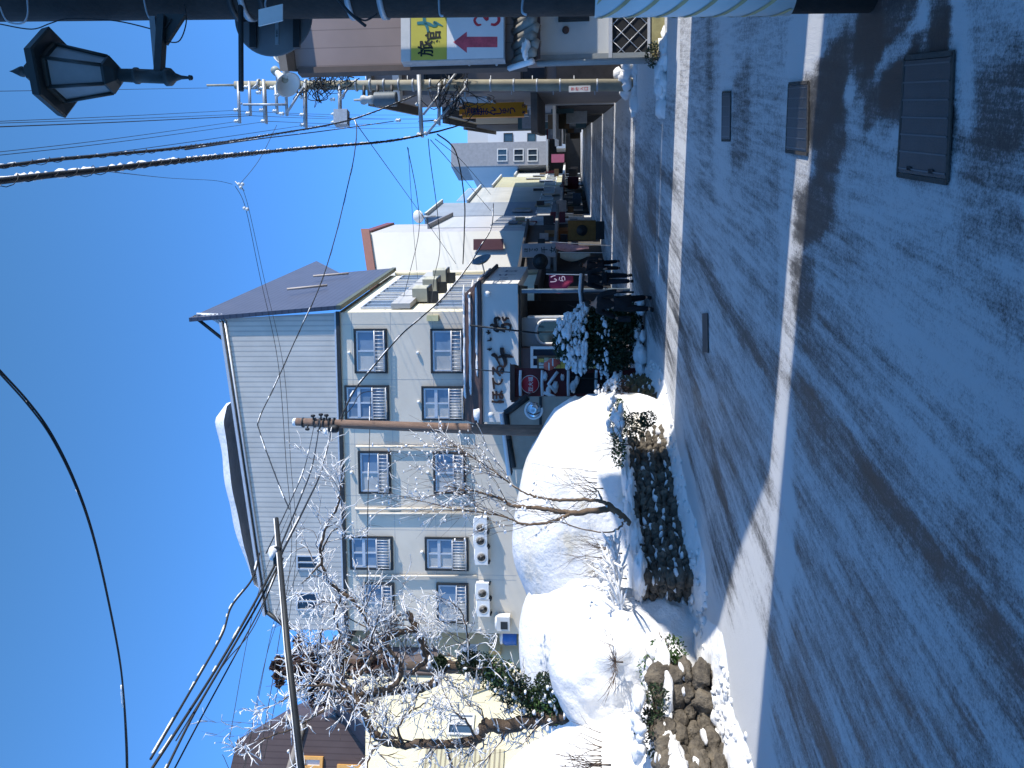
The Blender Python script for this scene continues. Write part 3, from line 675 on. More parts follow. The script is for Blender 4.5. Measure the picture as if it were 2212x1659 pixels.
# ================================================================ BUILDINGS
STR = Vector((math.sin(R(16)), math.cos(R(16)), 0))       # the street's direction
def window(par, F_, u0, u1, z0, z1, pane=GLASSB, frame=ALU, fw=.05, out=.06, mull=1, bars=False, hb=None, name='window', curtain=None, transom=None):
    """window in a wall: outer frame, pane(s), mullions, optional balcony rail of slats"""
    m = MB(); o0, o1 = .003, out
    for (a, b, c, d) in ((u0, u1, z1-fw, z1), (u0, u1, z0, z0+fw), (u0, u0+fw, z0+fw, z1-fw), (u1-fw, u1, z0+fw, z1-fw)): m.fbox(F_, a, b, c, d, o0, o1, frame)
    for i in range(mull):
        uu = u0+(u1-u0)*(i+1)/(mull+1); m.fbox(F_, uu-fw*.45, uu+fw*.45, z0+fw, z1-fw, o0, o1-.012, frame)
    if transom: m.fbox(F_, u0+fw, u1-fw, transom-fw*.4, transom+fw*.4, o0, o1-.02, frame)
    w_ = m.build(name, par)
    for i in range(mull+1):
        a = u0+fw+(u1-u0-2*fw)*i/(mull+1); b = u0+fw+(u1-u0-2*fw)*(i+1)/(mull+1)
        p = MB(); p.fbox(F_, a, b, z0+fw, z1-fw, .002, .018, (curtain if curtain and i % 2 == 1 else pane)); q = p.build('pane', par); q.parent = w_; q.location = (0, 0, 0)
    return w_
def poly_on(mb, F_, pts, o0, o1, m): mb.prism([F_.at(u, z, o0) for u, z in pts], F_.N*(o1-o0), m); return mb

# ---------------- the hotel
d0 = 31.3
HC = P(1237, 672, d0); HC.z = 0                               # front right corner
HL = P(1237, 1372, d0*1.04); HL.z = 0
HF = Face(HL, HC); HR = Face(HC, HC+STR*9.6)
hotel = thing('hotel', "tall cream hotel with grey corrugated gable and steep slate-blue roof", 'hotel', HC)
W = HF.W; ez = 10.85; tz = 16.7
u_, zl = HF.px(745, 1372); zt = HF.px(485, 690)[1]; zlt = HF.px(580, 1365)[1]
m = MB()
poly_on(m, HF, [(0, 0), (W, 0), (W, ez), (0, ez)], -9.4, 0, PALE); m.build('front_wall', hotel)
m = MB(); m.fbox(HR, .02, 9.5, 0, ez-.02, -.4, .008, CREAM); m.build('street_wall', hotel)
SIDING = stripemat('grey_corrugated_siding', (.64, .61, .56), (.47, .455, .43), .20, vec=tuple(HF.U), duty=.66, bump=.8, soft=.12)
SLATE = stripemat('slate_blue_roof_sheet', (.095, .10, .135), (.05, .055, .08), .26, vec=(0, 0, 1), duty=.8, rough=.5, soft=.1)
lean = .30
m = MB(); poly_on(m, HF, [(0, ez), (W, ez), (W-.20, zt), (.75, zlt), (0, zlt-.9)], -9.3, .05, SIDING); m.build('gable_wall', hotel)
m = MB()  # flashing trims
m.fbox(HF, -.05, W+.05, ez-.09, ez+.05, .055, .13, DARK); m.fbox(HF, -.05, W+.02, ez+.05, ez+.12, .055, .10, ALU)
m.tube([HF.at(.75, zlt+.05, .12), HF.at(W-.3, zt+.05, .12)], .07, DARK, 6); m.tube([HF.at(.75, zlt-.06, .11), HF.at(W-.3, zt-.06, .11)], .05, ALU, 6)
m.tube([HF.at(0, zlt-.95, .12), HF.at(.75, zlt+.03, .12)], .08, DARK, 6)
m.build('flashing', hotel)
# steep roof face to the street with its standing fin
a0 = HR.at(-.25, ez-.05, .32); a1 = HR.at(9.9, ez-.05, .32); b0 = HR.at(-.25, tz, -.12); b1 = HR.at(6.2, tz, -.12); b1 = HR.sp(612, 560, -.12)
b1.z = tz; m = MB(); m.prism([a0, a1, HR.at(9.9, 13.5, .12), b1, b0], HR.N*-.16, SLATE); m.build('steep_roof', hotel)
m = MB(); m.box(HR.at(4.8, ez-.14, .26), HR.U*5.15, HR.N*.09, Vector((0, 0, .09)), mat('eave_green', (.10, .11, .08), .6)); m.build('eave', hotel)
m = MB()
for (v0, b0_, v1, b1_) in ((622, 643, 708, 634), (678, 613, 754, 607)): m.tube([HR.sp(v0, b0_, .36), HR.sp(v1, b1_, .36)], .055, mat('snow_guard', (.42, .36, .32), .6), 5)
m.build('snow_guard', hotel)
m = MB()                                                    # bracing behind the fin
for i in range(7):
    t = i/6; zz = zt+.12+(tz-zt-.35)*t; dep = (1-t)*1.5
    m.tube([HF.at(W-.05+.02*t, zz, .02), HF.at(W-.62-dep*.7+.55*t, zt+(zz-zt)*.15, -.3-dep)], .06, ALU, 5)
m.tube([HF.at(W-.1, tz-.1, 0), HF.at(W-1.25, zt-.1, -.2)], .07, DARK, 5); m.build('fin_brace', hotel)
# low-pitched roof to the left carrying snow
m = MB(); m.prism([HF.at(W-.35, zt+.02, .25), HF.at(.6, zlt+.02, .25), HF.at(.6, zlt+.02, -9.5), HF.at(W-.35, zt+.02, -9.5)], Vector((0, 0, .10)), ALU); m.build('roof', hotel)
vs = []; nu, nd = 60, 14
for i in range(nu+1):
    for j in range(nd+1):
        t = i/nu; u = .9+(W-1.3)*t; base = zlt+(zt-zlt)*t*1.0+.1; k = j/nd
        hh = .30*math.sin(math.pi*min(1, t*1.02))**.5*(1 if t < .66 else max(.12, 1-(t-.66)/.10*.8)); e = min(1, (k+.02)*6)*min(1, (1-k+.02)*6)
        hh = (hh*4.2 if .08 < t < .72 else hh*.6)*e**.4*(1+.15*noise.noise(Vector((u*.6, k*3, 0)))); vs.append(HF.at(u, base+hh, .12-6.0*k))
fs = [(i*(nd+1)+j, i*(nd+1)+j+1, (i+1)*(nd+1)+j+1, (i+1)*(nd+1)+j) for i in range(nu) for j in range(nd)]
m = MB(); m.add(vs, fs, SNOW, True); m.build('roof_snow', hotel)
# windows of the front: (v0, v1, b0, b1, double-sash)
WF = [(765, 838, 806, 710, 0), (930, 1003, 806, 710, 0), (745, 842, 908, 832, 1), (911, 1006, 908, 834, 1), (774, 846, 1066, 974, 0), (936, 1007, 1066, 976, 0),
      (756, 850, 1230, 1157, 1), (918, 1013, 1232, 1159, 1), (783, 854, 1345, 1257, 0), (943, 1013, 1345, 1258, 0)]
for (v0, v1, b0_, b1_, k) in WF:
    u0, zb = HF.px(v1, b0_); u1, zt_ = HF.px(v0, b1_); 
    f = MB(); fw = .07; z1 = zt_; z0 = zb
    for (a, b, c, d) in ((u0, u1, z1-fw, z1), (u0, u1, z0, z0+fw), (u0, u0+fw, z0+fw, z1-fw), (u1-fw, u1, z0+fw, z1-fw)): f.fbox(HF, a, b, c, d, .003, .12, DARK)
    wf = f.build('window', hotel); rz = z0+(z1-z0)*.36
    iu0, iu1 = u0+fw+.01, u1-fw-.01
    s_f = MB()
    for (a, b, c, d) in ((iu0, iu1, z1-fw-.08, z1-fw-.01), (iu0, iu1, rz, rz+.05), (iu0, iu0+.06, rz+.05, z1-fw-.08), (iu1-.06, iu1, rz+.05, z1-fw-.08), ((iu0+iu1)/2-.03, (iu0+iu1)/2+.03, rz+.05, z1-fw-.08)): s_f.fbox(HF, a, b, c, d, .004, .07, ALU)
    if k: s_f.fbox(HF, iu0+.06, iu1-.06, z1-.62, z1-.50, .005, .078, ALU)
    x = s_f.build('sash', hotel); x.parent = wf
    p = MB(); mid = (iu0+iu1)/2
    p.fbox(HF, iu0+.06, mid-.03, rz-.4, z1-fw-.08, .002, .03, CURTAIN if (int(v0)+int(b0_)) % 3 else GLASSB); p.fbox(HF, mid+.03, iu1-.06, rz-.4, z1-fw-.08, .002, .03, GLASSB)
    x = p.build('pane', hotel); x.parent = wf
    r_ = MB(); n = 11
    for i in range(n): uu = iu0+.03+(iu1-iu0-.06)*i/(n-1); r_.tube([HF.at(uu, z0+fw, .24), HF.at(uu, rz-.02, .24)], .016, ALU, 4)
    r_.tube([HF.at(iu0, rz-.01, .24), HF.at(iu1, rz-.01, .24)], .025, ALU, 5); r_.tube([HF.at(iu0, z0+fw+.02, .24), HF.at(iu1, z0+fw+.02, .24)], .02, ALU, 5)
    for uu in (iu0, iu1):
        for zz in (rz-.01, z0+fw+.02): r_.tube([HF.at(uu, zz, .05), HF.at(uu, zz, .24)], .015, ALU, 4)
    r_.build('balcony_rail', hotel)
for (v0, v1, b0_, b1_) in ((641, 690, 1230, 1198), (640, 690, 1318, 1278)):
    u0, zb = HF.px(v1, b0_); u1, zt_ = HF.px(v0, b1_); HG = Face(HF.at(0, 0, .05), HF.at(W, 0, .05)); u0, zb = HG.px(v1, b0_); u1, zt_ = HG.px(v0, b1_)
    window(hotel, HG, u0, u1, zb, zt_, GLASSD, ALU, .06, .08, 1, transom=None)
# panel joints, vents, pipes
m = MB(); Z1, Z2 = HF.px(1005, 900)[1], HF.px(840, 900)[1]
for v in (1003, 938, 848, 765): z = HF.px(v, 900)[1]; m.fbox(HF, .02, W-.02, z, z+.014, .001, .004, GREYW)
for b in (700, 820, 925, 960, 1072, 1145, 1240, 1250): u = HF.px(900, b)[0]; m.fbox(HF, u, u+.012, 4, ez-.1, .001, .0035, GREYW)
m.build('panel_joint', hotel)
m = MB()
for (v, b) in ((755, 762), (903, 762), (748, 868), (905, 868), (760, 1020), (925, 1020), (747, 1192), (912, 1192)): c = HF.sp(v, b, .05); m.blob(c, (.07, .07, .07), WHITE, 2, 0)
m.build('wall_vent', hotel)
for (b, v0, v1) in ((1108, 778, 1030), (1098, 770, 1030), (1243, 772, 1030), (964, 772, 1000)):
    p = MB(); p.tube([HF.sp(v0, b, .09), HF.sp(v1, b, .09)], .05, PALE, 8); p.tube([HF.sp(v0, b, .0), HF.sp(v0, b, .1)], .05, PALE, 8); p.build('downpipe', hotel)
# street side windows and fittings
ST = [(1, .10), (2.1, .10), (3.35, 0), (4.25, 0), (5.6, .10), (6.5, 0)]
for z0, z1 in ((8.55, 10.1), (5.75, 7.2)):
    for i, (u0, u1) in enumerate(((.55, 2.0), (2.35, 3.6), (4.0, 5.3), (5.7, 7.1), (7.5, 8.9))):
        window(hotel, Face(HR.at(0, 0, .01), HR.at(9, 0, .01)), u0, u1, z0, z1, CURTAIN if i % 2 else GLASSB, ALU, .06, .1, 1)
        if z0 > 8: r_ = MB(); r_.fbox(HR, u0-.1, u1+.1, z0-.45, z0+.30, .06, .26, GREYW); r_.build('window_box', hotel)
m = MB(); m.fbox(HR, -.2, 9.3, 0, 3.1, .01, .07, BLACK); m.fbox(HR, 0, 9.3, 3.1, 3.25, .01, 1.0, DARK); m.build('ground_floor_front', hotel)
m = MB(); m.tube([HR.at(9.4, 3.3, .14), HR.at(9.4, ez-.3, .14)], .11, CREAM, 8); m.build('corner_pipe', hotel)
m = MB(); c = HF.sp(936, 687, .1); m.box(c, HF.U*.11, HF.N*.12, Vector((0, 0, .22)), mat('lamp_cream', (.6, .55, .3), .5)); m.build('wall_lamp', hotel)
def ac(label, F_, u, z, s=1.0, group=None):
    t = thing('air_conditioner', label, 'air conditioner', F_.at(u, z-.3*s, .2), group)
    m = MB(); m.fbox(F_, u-.40*s, u+.40*s, z-.28*s, z+.28*s, .04, .36, WHITE); m.build('casing', t)
    m = MB(); m.lathe(F_.at(u-.06*s, z, .361), [(.22*s, 0), (.22*s, .012), (.19*s, .014), (.19*s, .004)], OFFW, 20, F_.N)
    for i in range(6): r = .03+.03*i; m.lathe(F_.at(u-.06*s, z, .362), [(r*s, .010), ((r+.012)*s, .012)], GREYW if i % 2 else DARK, 16, F_.N)
    m.build('fan_grille', t)
    m = MB(); m.fbox(F_, u-.36*s, u-.31*s, z-.36*s, z-.28*s, 0, .36, DARK); m.fbox(F_, u+.31*s, u+.36*s, z-.36*s, z-.28*s, 0, .36, DARK); m.build('bracket', t)
    m = MB(); m.blob(F_.at(u, z+.29*s, .2), (.40*s, .15, .05), SNOW, 2, .1); m.build('snow_cap', t)
for i, (v, b, lb) in enumerate(((1040, 1132, "white air conditioner nearest the young tree on the hotel wall"), (1040, 1160, "white air conditioner second from the right in the hotel row"), (1042, 1195, "white air conditioner below the middle double window column"),
                                (1044, 1272, "white air conditioner with its fan below the left hotel window"), (1046, 1306, "leftmost white air conditioner of the hotel row"))):
    u, z = HF.px(v, b); ac(lb, HF, u, z, .88, 'air conditioners on the hotel wall')
for i, (u, lb) in enumerate(((2.2, "beige box unit on the hotel's street wall nearest the corner"), (4.6, "beige box unit in the middle of the hotel's street wall"), (7.3, "farthest beige box unit on the hotel's street wall"))):
    t = thing('ventilation_unit', lb, 'ventilation unit', HR.at(u, 7.6, .3), 'box units on the street wall'); m = MB()
    m.fbox(HR, u-.45, u+.45, 7.65, 8.25, .08, .62, mat('beige_casing', (.45, .43, .33), .7)); m.build('casing', t)
    m = MB(); m.fbox(HR, u-.45, u+.45, 7.58, 7.65, 0, .66, DARK); m.fbox(HR, u-.4, u-.36, 7.2, 7.58, 0, .5, DARK); m.build('bracket', t)

# ---------------- hotel entrance building with the sign board
ef = 26.0
EL = P(1237, 912, ef+.5); ER = P(1237, 612, ef); EL.z = ER.z = 0
EF = Face(EL, ER); ED = (P(1237, 575, 32.0)-ER); ED.z = 0; ES = Face(ER, ER+ED)
en = thing('hotel_entrance', "low hotel entrance building with a brown snow-streaked roof and large white name board", 'entrance building', ER)
WE = EF.W; SW = ES.W
zs0, zs1 = EF.px(1119, 700)[1], EF.px(1041, 700)[1]
m = MB(); m.fbox(EF, 0, WE, zs0, zs1, -.35, 0, mat('sign_white', (.66, .65, .62), .6, .04, 1)); m.build('front_sign_board', en)
m = MB(); m.fbox(ES, .02, SW, zs0, zs1, -.35, 0, mat('sign_white', (.66, .65, .62))); m.build('side_sign_board', en)
BR = mat('entrance_roof_brown', (.085, .055, .05), .6, .2, 2, .2, 20)
m = MB(); zr = zs1+.02; zr2 = zr+.65
m.prism([EF.at(-.1, zr, .12), EF.at(WE+.12, zr, .12), EF.at(WE-.35, zr2, -1.0), EF.at(-.1, zr2, -1.0)], Vector((0, 0, .06)), BR)
m.prism([ES.at(-.12, zr, .12), ES.at(SW, zr, .12), ES.at(SW, zr2, -.9), ES.at(.9, zr2, -.9)], Vector((0, 0, .06)), BR)
m.prism([EF.at(-.1, zr2, -1.0), EF.at(WE-.35, zr2, -1.0), EF.at(WE-.35, zr2, -5.2), EF.at(-.1, zr2, -5.2)], Vector((0, 0, .06)), BR)
m.fbox(EF, -.1, WE+.02, zs1, zs1+.05, -.4, .10, DARK); m.fbox(ES, -.02, SW, zs1, zs1+.05, -.4, .10, DARK); m.build('roof', en)
sn = MB(); rv = random.Random(2)
for row, n in ((.10, 12), (.52, 10), (.9, 14)):
    for i in range(n):
        u = rv.uniform(0, WE-.3); l = rv.uniform(.15, .6); sn.blob(EF.at(u, zr+.65*row+.08, .12-1.12*row), (l, .09, .045), SNOW, 2, .25, 1.5, Matrix.Rotation(math.atan2(EF.U.y, EF.U.x), 3, 'Z'), i)
for i in range(22):
    u = rv.uniform(.2, SW-.3); row = rv.choice((.08, .5, .9)); l = rv.uniform(.15, .5); sn.blob(ES.at(u, zr+.65*row+.08, .12-1.02*row), (l, .09, .045), SNOW, 2, .25, 1.5, Matrix.Rotation(math.atan2(ES.U.y, ES.U.x), 3, 'Z'), i)
for v, b in ((1008, 700), (1014, 640), (1012, 760), (1012, 830), (1013, 880)): sn.blob(EF.sp(v, b, -.9), (.5, .1, .05), SNOW, 2, .3, 1.5, None, v+b)
sn.blob(EF.sp(1032, 893, .0), (.22, .12, .14), SNOW, 2, .3); sn.build('roof_snow', en)
# big brush lettering, traced in the sign's plane
LT = MB(); CW = 1/6.38
def toS(cx, cy, lift):
    v = (1900+cx*CW)/1.8517; b = (1220+cy*CW)/1.8517; u, z = EF.px(v, b); return EF.at(u, z, .004+lift)
def tl(x): return x*CW/1.8517*px(ef)
def brush(pts, wd): 
    q = [EF.px((1900+x*CW)/1.8517, (1220+y*CW)/1.8517) for x, y in pts]
    stroke(LT, q, [tl(w_) for w_ in wd], INK, lambda a, b_, l: EF.at(a, b_, .003+l), .09)
brush([(690, 1085), (690, 1180), (715, 1270), (760, 1380), (780, 1490), (750, 1560), (700, 1575), (640, 1530), (580, 1420), (530, 1300), (440, 1270), (520, 1235)], [100, 105, 95, 95, 85, 60, 40, 26, 34, 90, 60, 30])
brush([(600, 1345), (680, 1300), (780, 1290), (880, 1305), (985, 1330)], [45, 80, 95, 80, 15])
brush([(390, 535), (440, 500), (520, 540), (600, 580), (690, 640), (770, 680)], [40, 60, 85, 80, 60, 50])
brush([(600, 400), (625, 345), (570, 320), (515, 360), (530, 460), (560, 560), (590, 650), (580, 690)], [30, 60, 60, 70, 75, 75, 70, 30])
brush([(470, 620), (520, 650), (580, 680)], [25, 40, 50])
brush([(700, 295), (720, 370), (760, 395), (810, 330), (870, 350)], [40, 50, 50, 60, 20])
brush([(880, 680), (900, 610), (910, 540), (850, 490), (760, 490), (700, 520), (720, 570), (800, 600)], [10, 45, 60, 65, 70, 70, 60, 40])
brush([(370, 690), (340, 740), (350, 660), (320, 640)], [36, 40, 30, 12]); brush([(280, 690), (345, 700), (410, 715)], [18, 36, 14])
brush([(310, 915), (360, 905), (400, 895), (410, 850), (375, 835)], [16, 28, 40, 28, 10]); brush([(305, 1120), (350, 1130), (400, 1130), (425, 1095)], [14, 30, 44, 20]); brush([(360, 1100), (385, 1165)], [30, 30])
for ch, vv, bb, hh in (('ほ', 1075, 857, 27), ('て', 1075, 828, 24), ('る', 1076, 801, 27)):
    u, z = EF.px(vv, bb)
    for k in range(6): text_into(LT, ch, EF.at(u, z, .004+.012*k), EF.U, EF.Z, hh*px(ef), INK, .003, .022)
LT.build('lettering', en)
LS = MB()
for i, (ch, uu, hh) in enumerate((('ほ', .55, .28), ('て', 1.1, .26), ('る', 1.6, .28), ('千', 2.7, .62), ('女', 4.1, .62))):
    text_into(LS, ch, ES.at(uu+.2, (zs0+zs1)/2, .006), ES.U, ES.Z, hh, mat('faded_letters', (.16, .17, .2), .7), .003, .02)
LS.build('side_lettering', en)
# walls under the board
Hi = zs0
WR = Face(EF.at(1.9, 0, -.8), EF.at(WE-.9, 0, -.8))
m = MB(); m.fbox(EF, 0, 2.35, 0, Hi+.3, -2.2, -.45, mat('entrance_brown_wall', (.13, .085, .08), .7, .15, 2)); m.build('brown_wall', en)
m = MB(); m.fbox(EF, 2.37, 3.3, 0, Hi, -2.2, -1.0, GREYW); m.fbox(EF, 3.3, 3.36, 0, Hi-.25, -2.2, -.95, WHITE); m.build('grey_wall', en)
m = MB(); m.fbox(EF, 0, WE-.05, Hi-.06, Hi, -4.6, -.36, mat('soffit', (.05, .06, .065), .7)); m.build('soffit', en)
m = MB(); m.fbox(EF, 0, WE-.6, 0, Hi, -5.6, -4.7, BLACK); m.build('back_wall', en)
EF2 = Face(EF.at(0, 0, -.45), EF.at(1, 0, -.45))
u0, zb = EF2.px(1290, 795); u1, zt_ = EF2.px(1146, 748); window(en, EF2, u0, u1, max(.5, zb), zt_, GLASSD, WHITE, .09, .1, 1)
EF3 = Face(EF.at(0, 0, -1.0), EF.at(1, 0, -1.0))
aw = MB(); u0, z0_ = EF3.px(1285, 742); u1, z1_ = EF3.px(1158, 692); n = 10; uc = (u0+u1)/2; rr = (u1-u0)/2
pts = [(u0, .9), (u1, .9)]+[(uc+rr*math.cos(math.pi*i/n), z1_-rr*.7+rr*.7*math.sin(math.pi*i/n)) for i in range(n+1)]
poly_on(aw, EF3, pts, .002, .03, GLASSD); awo = aw.build('arched_window', en)
ar = MB(); ar.tube([EF3.at(u, z, .05) for u, z in pts[1:]+[pts[0]]], .05, WHITE, 6)
for i in (1, 2): ar.fbox(EF3, u0, u1, .9+i*.45, .94+i*.45, .03, .05, DARK)
ar.fbox(EF3, uc-.02, uc+.02, .9, z1_-.05, .03, .05, DARK); x = ar.build('frame', en); x.parent = awo
for (v0, v1, b, r, mt_) in ((1127, 1256, 629, .07, mat('blue_grey_post', (.16, .22, .27), .5)),): 
    m = MB(); m.tube([P(v0, b, 26.2), Vector((P(v0, b, 26.2).x, 26.2, 0))], r, mt_, 10); m.build('post', en)
m = MB(); m.tube([P(1257, 672, 24.5), P(1252, 628, 24.6), P(1255, 592, 24.8)], .05, SNOW, 6); m.tube([P(1262, 672, 24.5), P(1258, 628, 24.6), P(1261, 592, 24.8)], .04, DARK, 6)
tag(m.build('snowy_handrail', base=P(1262, 640, 24.5)), "dark handrail topped with snow before the hotel entrance", 'handrail')
m = MB()
for b_ in (632, 672): m.tube([P(1262, b_, 24.5), Vector((P(1262, b_, 24.5).x, 24.5, 0))], .03, DARK, 6)
m.build('handrail_post', bpy.data.objects['snowy_handrail'])
for v, b in ((1055, 635), (1063, 893)):
    t = thing('spotlight', "small spotlight at the right end of the hotel name board" if b < 700 else "small spotlight at the left end of the hotel name board", 'lamp', EF.sp(v, b, .3)); m = MB()
    m.lathe(EF.sp(v, b, .22), [(.03, 0), (.10, .1), (.08, .16)], WHITE, 10, EF.N); m.build('lamp_head', t); m = MB(); m.tube([EF.sp(v, b, 0), EF.sp(v, b, .24)], .02, STEEL, 5); m.build('arm', t)

# ---------------- dark red sweet stall
rd = 22.6
RL, RR = P(1237, 857, rd), P(1237, 795, rd); RL.z = RR.z = 0; RF = Face(RL, RR)
st_ = thing('red_stall', "dark red snack stall with a round red emblem and snow on its ledges", 'stall', RL)
zt0 = RF.px(1113, 820)[1]; m = MB(); m.fbox(RF, 0, RF.W, 0, zt0, -1.4, 0, REDB); m.build('body', st_)
m = MB(); m.fbox(RF, -.15, RF.W+.1, zt0+.003, zt0+.10, -1.6, .2, BROWN)
m.prism([RF.at(-.1, zt0+.1, .15), RF.at(RF.W+.1, zt0+.1, .15), RF.at(RF.W+.15, zt0+.17, -.7), RF.at(-.1, zt0+.17, -.7)], Vector((0, 0, .03)), BROWN); m.build('roof', st_)
u, z = RF.px(1145, 830); em = MB(); em.lathe(RF.at(u, z, .01), [(.25, 0), (.25, .03)], WHITE, 28, RF.N); em.lathe(RF.at(u, z, .041), [(.235, 0), (.235, .004)], RED, 28, RF.N)
text_into(em, '豆大福', RF.at(u, z-.02, .048), RF.U, RF.Z, .13, WHITE, .003, .01); em.build('round_emblem', st_)
for i, (v0, v1, b0_, b1_) in enumerate(((1232, 1282, 850, 806), (1296, 1330, 848, 806), (1170, 1225, 850, 800))):
    u0, z0 = RF.px(v1, b0_); u1, z1 = RF.px(v0, b1_); m = MB(); m.fbox(RF, u0, u1, z0, z1, .003, .03, BLACK if i < 2 else REDB); m.fbox(RF, u0-.03, u1+.03, z0-.05, z0, .003, .1, DARK); m.build('display_shelf', st_)
m = MB(); rv = random.Random(5)
for v in (1125, 1172, 1228, 1288, 1312, 1341):
    m.tube([RF.sp(v, 855, .12), RF.sp(v-1, 828, .13), RF.sp(v, 800, .12)], .045, SNOW, 6)
for (v, b, r) in ((1185, 842, .10), (1200, 835, .12), (1178, 812, .1), (1238, 835, .14), (1246, 822, .1), (1215, 815, .08)): m.blob(RF.sp(v, b, .1), (r*1.2, .1, r*.7), SNOW, 2, .35, 2, None, v)
m.tube([RF.sp(1175, 848, .15), RF.sp(1195, 856, .18), RF.sp(1218, 870, .2)], .05, SNOW, 6); m.tube([RF.sp(1205, 803, .15), RF.sp(1185, 830, .18), RF.sp(1202, 848, .2)], .05, SNOW, 6)
m.build('ledge_snow', st_)
# poster board with lanterns between stall and bush
pb = thing('poster_board', "upright board of bright food posters beside the red stall", 'poster board', P(1390, 783, 22.2)); PF = Face(Vector((*P(1237, 795, 22.3).xy, 0)), Vector((*P(1237, 772, 22.1).xy, 0)))
m = MB(); z1 = PF.px(1160, 785)[1]; m.fbox(PF, -.02, PF.W+.02, .4, z1, -.06, 0, mat('board_brown', (.16, .10, .06), .7)); m.build('panel', pb)
cols = [(.75, .55, .12), (.7, .68, .6), (.62, .25, .10), (.72, .66, .45), (.65, .12, .1), (.7, .7, .62)]
m = MB(); rv = random.Random(8); z = z1-.05
while z > .6:
    h = rv.uniform(.12, .24); u = 0
    while u < PF.W-.03:
        ww = rv.uniform(.1, .2); c = rv.choice(cols); m.fbox(PF, u, min(PF.W, u+ww-.01), z-h+.01, z, .002, .01, mat('poster_%d' % cols.index(c), c, .6, .25, 25)); u += ww
    z -= h
m.build('posters', pb)
for i, (v, b) in enumerate(((1190, 790), (1198, 784))):
    t = thing('paper_lantern', ("red paper lantern hanging left, by the dark red stall" if i == 0 else "red paper lantern hanging right, by the snowy bush"), 'lantern', P(v+8, b, 21.9), 'red lanterns beside the stall')
    m = MB(); m.lathe(P(v+7, b, 21.9), [(.05, 0), (.09, .03), (.12, .1), (.12, .18), (.09, .25), (.05, .28)], mat('lantern_red', (.62, .13, .09), .6), 14); m.build('shade', t)
    m = MB(); m.lathe(P(v+7, b, 21.9), [(.125, .115), (.125, .15)], WHITE, 14); m.build('band', t); m = MB(); m.tube([P(v+7, b, 21.9)+Vector((0, 0, .28)), P(v+7, b, 21.9)+Vector((0, 0, .45))], .008, DARK, 4); m.build('cord', t)

# ---------------- small dark gabled booth left of the stall, with a round mirror
kd = 21.5; KL, KR = P(1237, 1015, kd), P(1237, 857, kd); KL.z = KR.z = 0; KF = Face(KL, KR)
bo = thing('gabled_booth', "small beige booth with a dark timber gable behind the snow dome", 'booth', KL)
a = KF.px(1140, 857); b_ = KF.px(1092, 893); c = KF.px(1098, 948); e = KF.px(1108, 1010)
m = MB(); poly_on(m, KF, [(0, 0), (KF.W, 0), (KF.W, a[1]), (b_[0], b_[1]), (0, e[1])], -.8, 0, mat('booth_beige', (.33, .29, .24), .8)); m.build('wall', bo)
m = MB()
for p0, p1 in ((a, b_), (b_, c), (c, e)): m.tube([KF.at(p0[0], p0[1], .05), KF.at(p1[0], p1[1], .05)], .09, DARK, 4)
m.fbox(KF, 0, KF.W, KF.px(1165, 880)[1]-.07, KF.px(1165, 880)[1], .003, .06, DARK)
m.prism([KF.at(KF.W+.0, a[1]-.02, .06), KF.at(b_[0], b_[1]+.03, .06), KF.at(b_[0], b_[1]+.06, -.8), KF.at(KF.W+.1, a[1]-.1, -.8)], Vector((0, 0, .06)), BROWN)
m.prism([KF.at(b_[0], b_[1]+.03, .06), KF.at(e[0]-.2, e[1]+.03, .06), KF.at(e[0]-.2, e[1]+.06, -.8), KF.at(b_[0], b_[1]+.06, -.8)], Vector((0, 0, .06)), BROWN); m.build('roof', bo)
m = MB(); m.tube([KF.at(b_[0], b_[1]+.10, .06), KF.at(e[0]-.2, e[1]+.10, .06)], .06, SNOW, 6); m.build('roof_snow', bo)
t = thing('traffic_mirror', "round convex mirror with a snowy rim by the dark gabled booth", 'mirror', P(1153, 886, 20.6)); m = MB()
m.lathe(P(1153, 886, 20.6), [(.0, .07), (.08, .065), (.16, .045), (.20, .0), (.0, -.03)][::-1], mat('mirror_glass', (.5, .55, .58), .05, .05, 1, metal=.9), 24, (0, -1, 0)); m.build('mirror_glass', t)
m = MB(); c = P(1153, 886, 20.6); m.tube([c+Vector((.21*math.cos(x), 0, .21*math.sin(x))) for x in np.linspace(.4, 5.0, 20)], .03, SNOW, 6); m.build('rim', t); m = MB(); m.tube([c+Vector((0, .03, 0)), c+Vector((0, .9, .1))], .03, DARK, 6); m.build('bracket', t)

# ---------------- the wooden utility pole
c = P(1237, 931, 20); wb = Vector((c.x-.02, 20, 0)); t = thing('wooden_utility_pole', "weathered brown wooden utility pole standing before the hotel front", 'utility pole', wb)
pt = [P(v, b, 20) for v, b in ((640, 911), (720, 915), (900, 922), (1100, 929))]+[wb]
m = MB(); m.tube(pt, [.10, .105, .12, .135, .15], WOODP, 14); m.build('pole', t)
m = MB(); m.blob(pt[0]+Vector((0, 0, .03)), (.11, .11, .07), SNOW, 2, .1); m.blob(P(705, 932, 19.9), (.10, .1, .07), SNOW, 2, .2); m.build('snow_cap', t)
m = MB()
for v in (655, 680, 692, 700, 712, 722): c = P(v, 913, 20); m.lathe(c, [(.115, -.02), (.125, -.02), (.125, .02), (.115, .02)], DARK, 12)
for v, dx in ((664, -.16), (676, .17), (690, -.2), (693, .2), (705, .18), (715, -.15)): c = P(v, 913, 19.9)+Vector((dx, 0, 0)); m.tube([c, c+Vector((-dx*.8, .05, .0))], .02, DARK, 6); m.blob(c, (.04, .04, .06), RUBBER, 2, .1)
m.build('insulator', t)
c = P(716, 926, 19.8); m = MB(); m.lathe(c-Vector((0, 0, .17)), [(.08, 0), (.1, .05), (.1, .2), (.05, .25)], RUBBER, 12); m.build('junction_box', t)

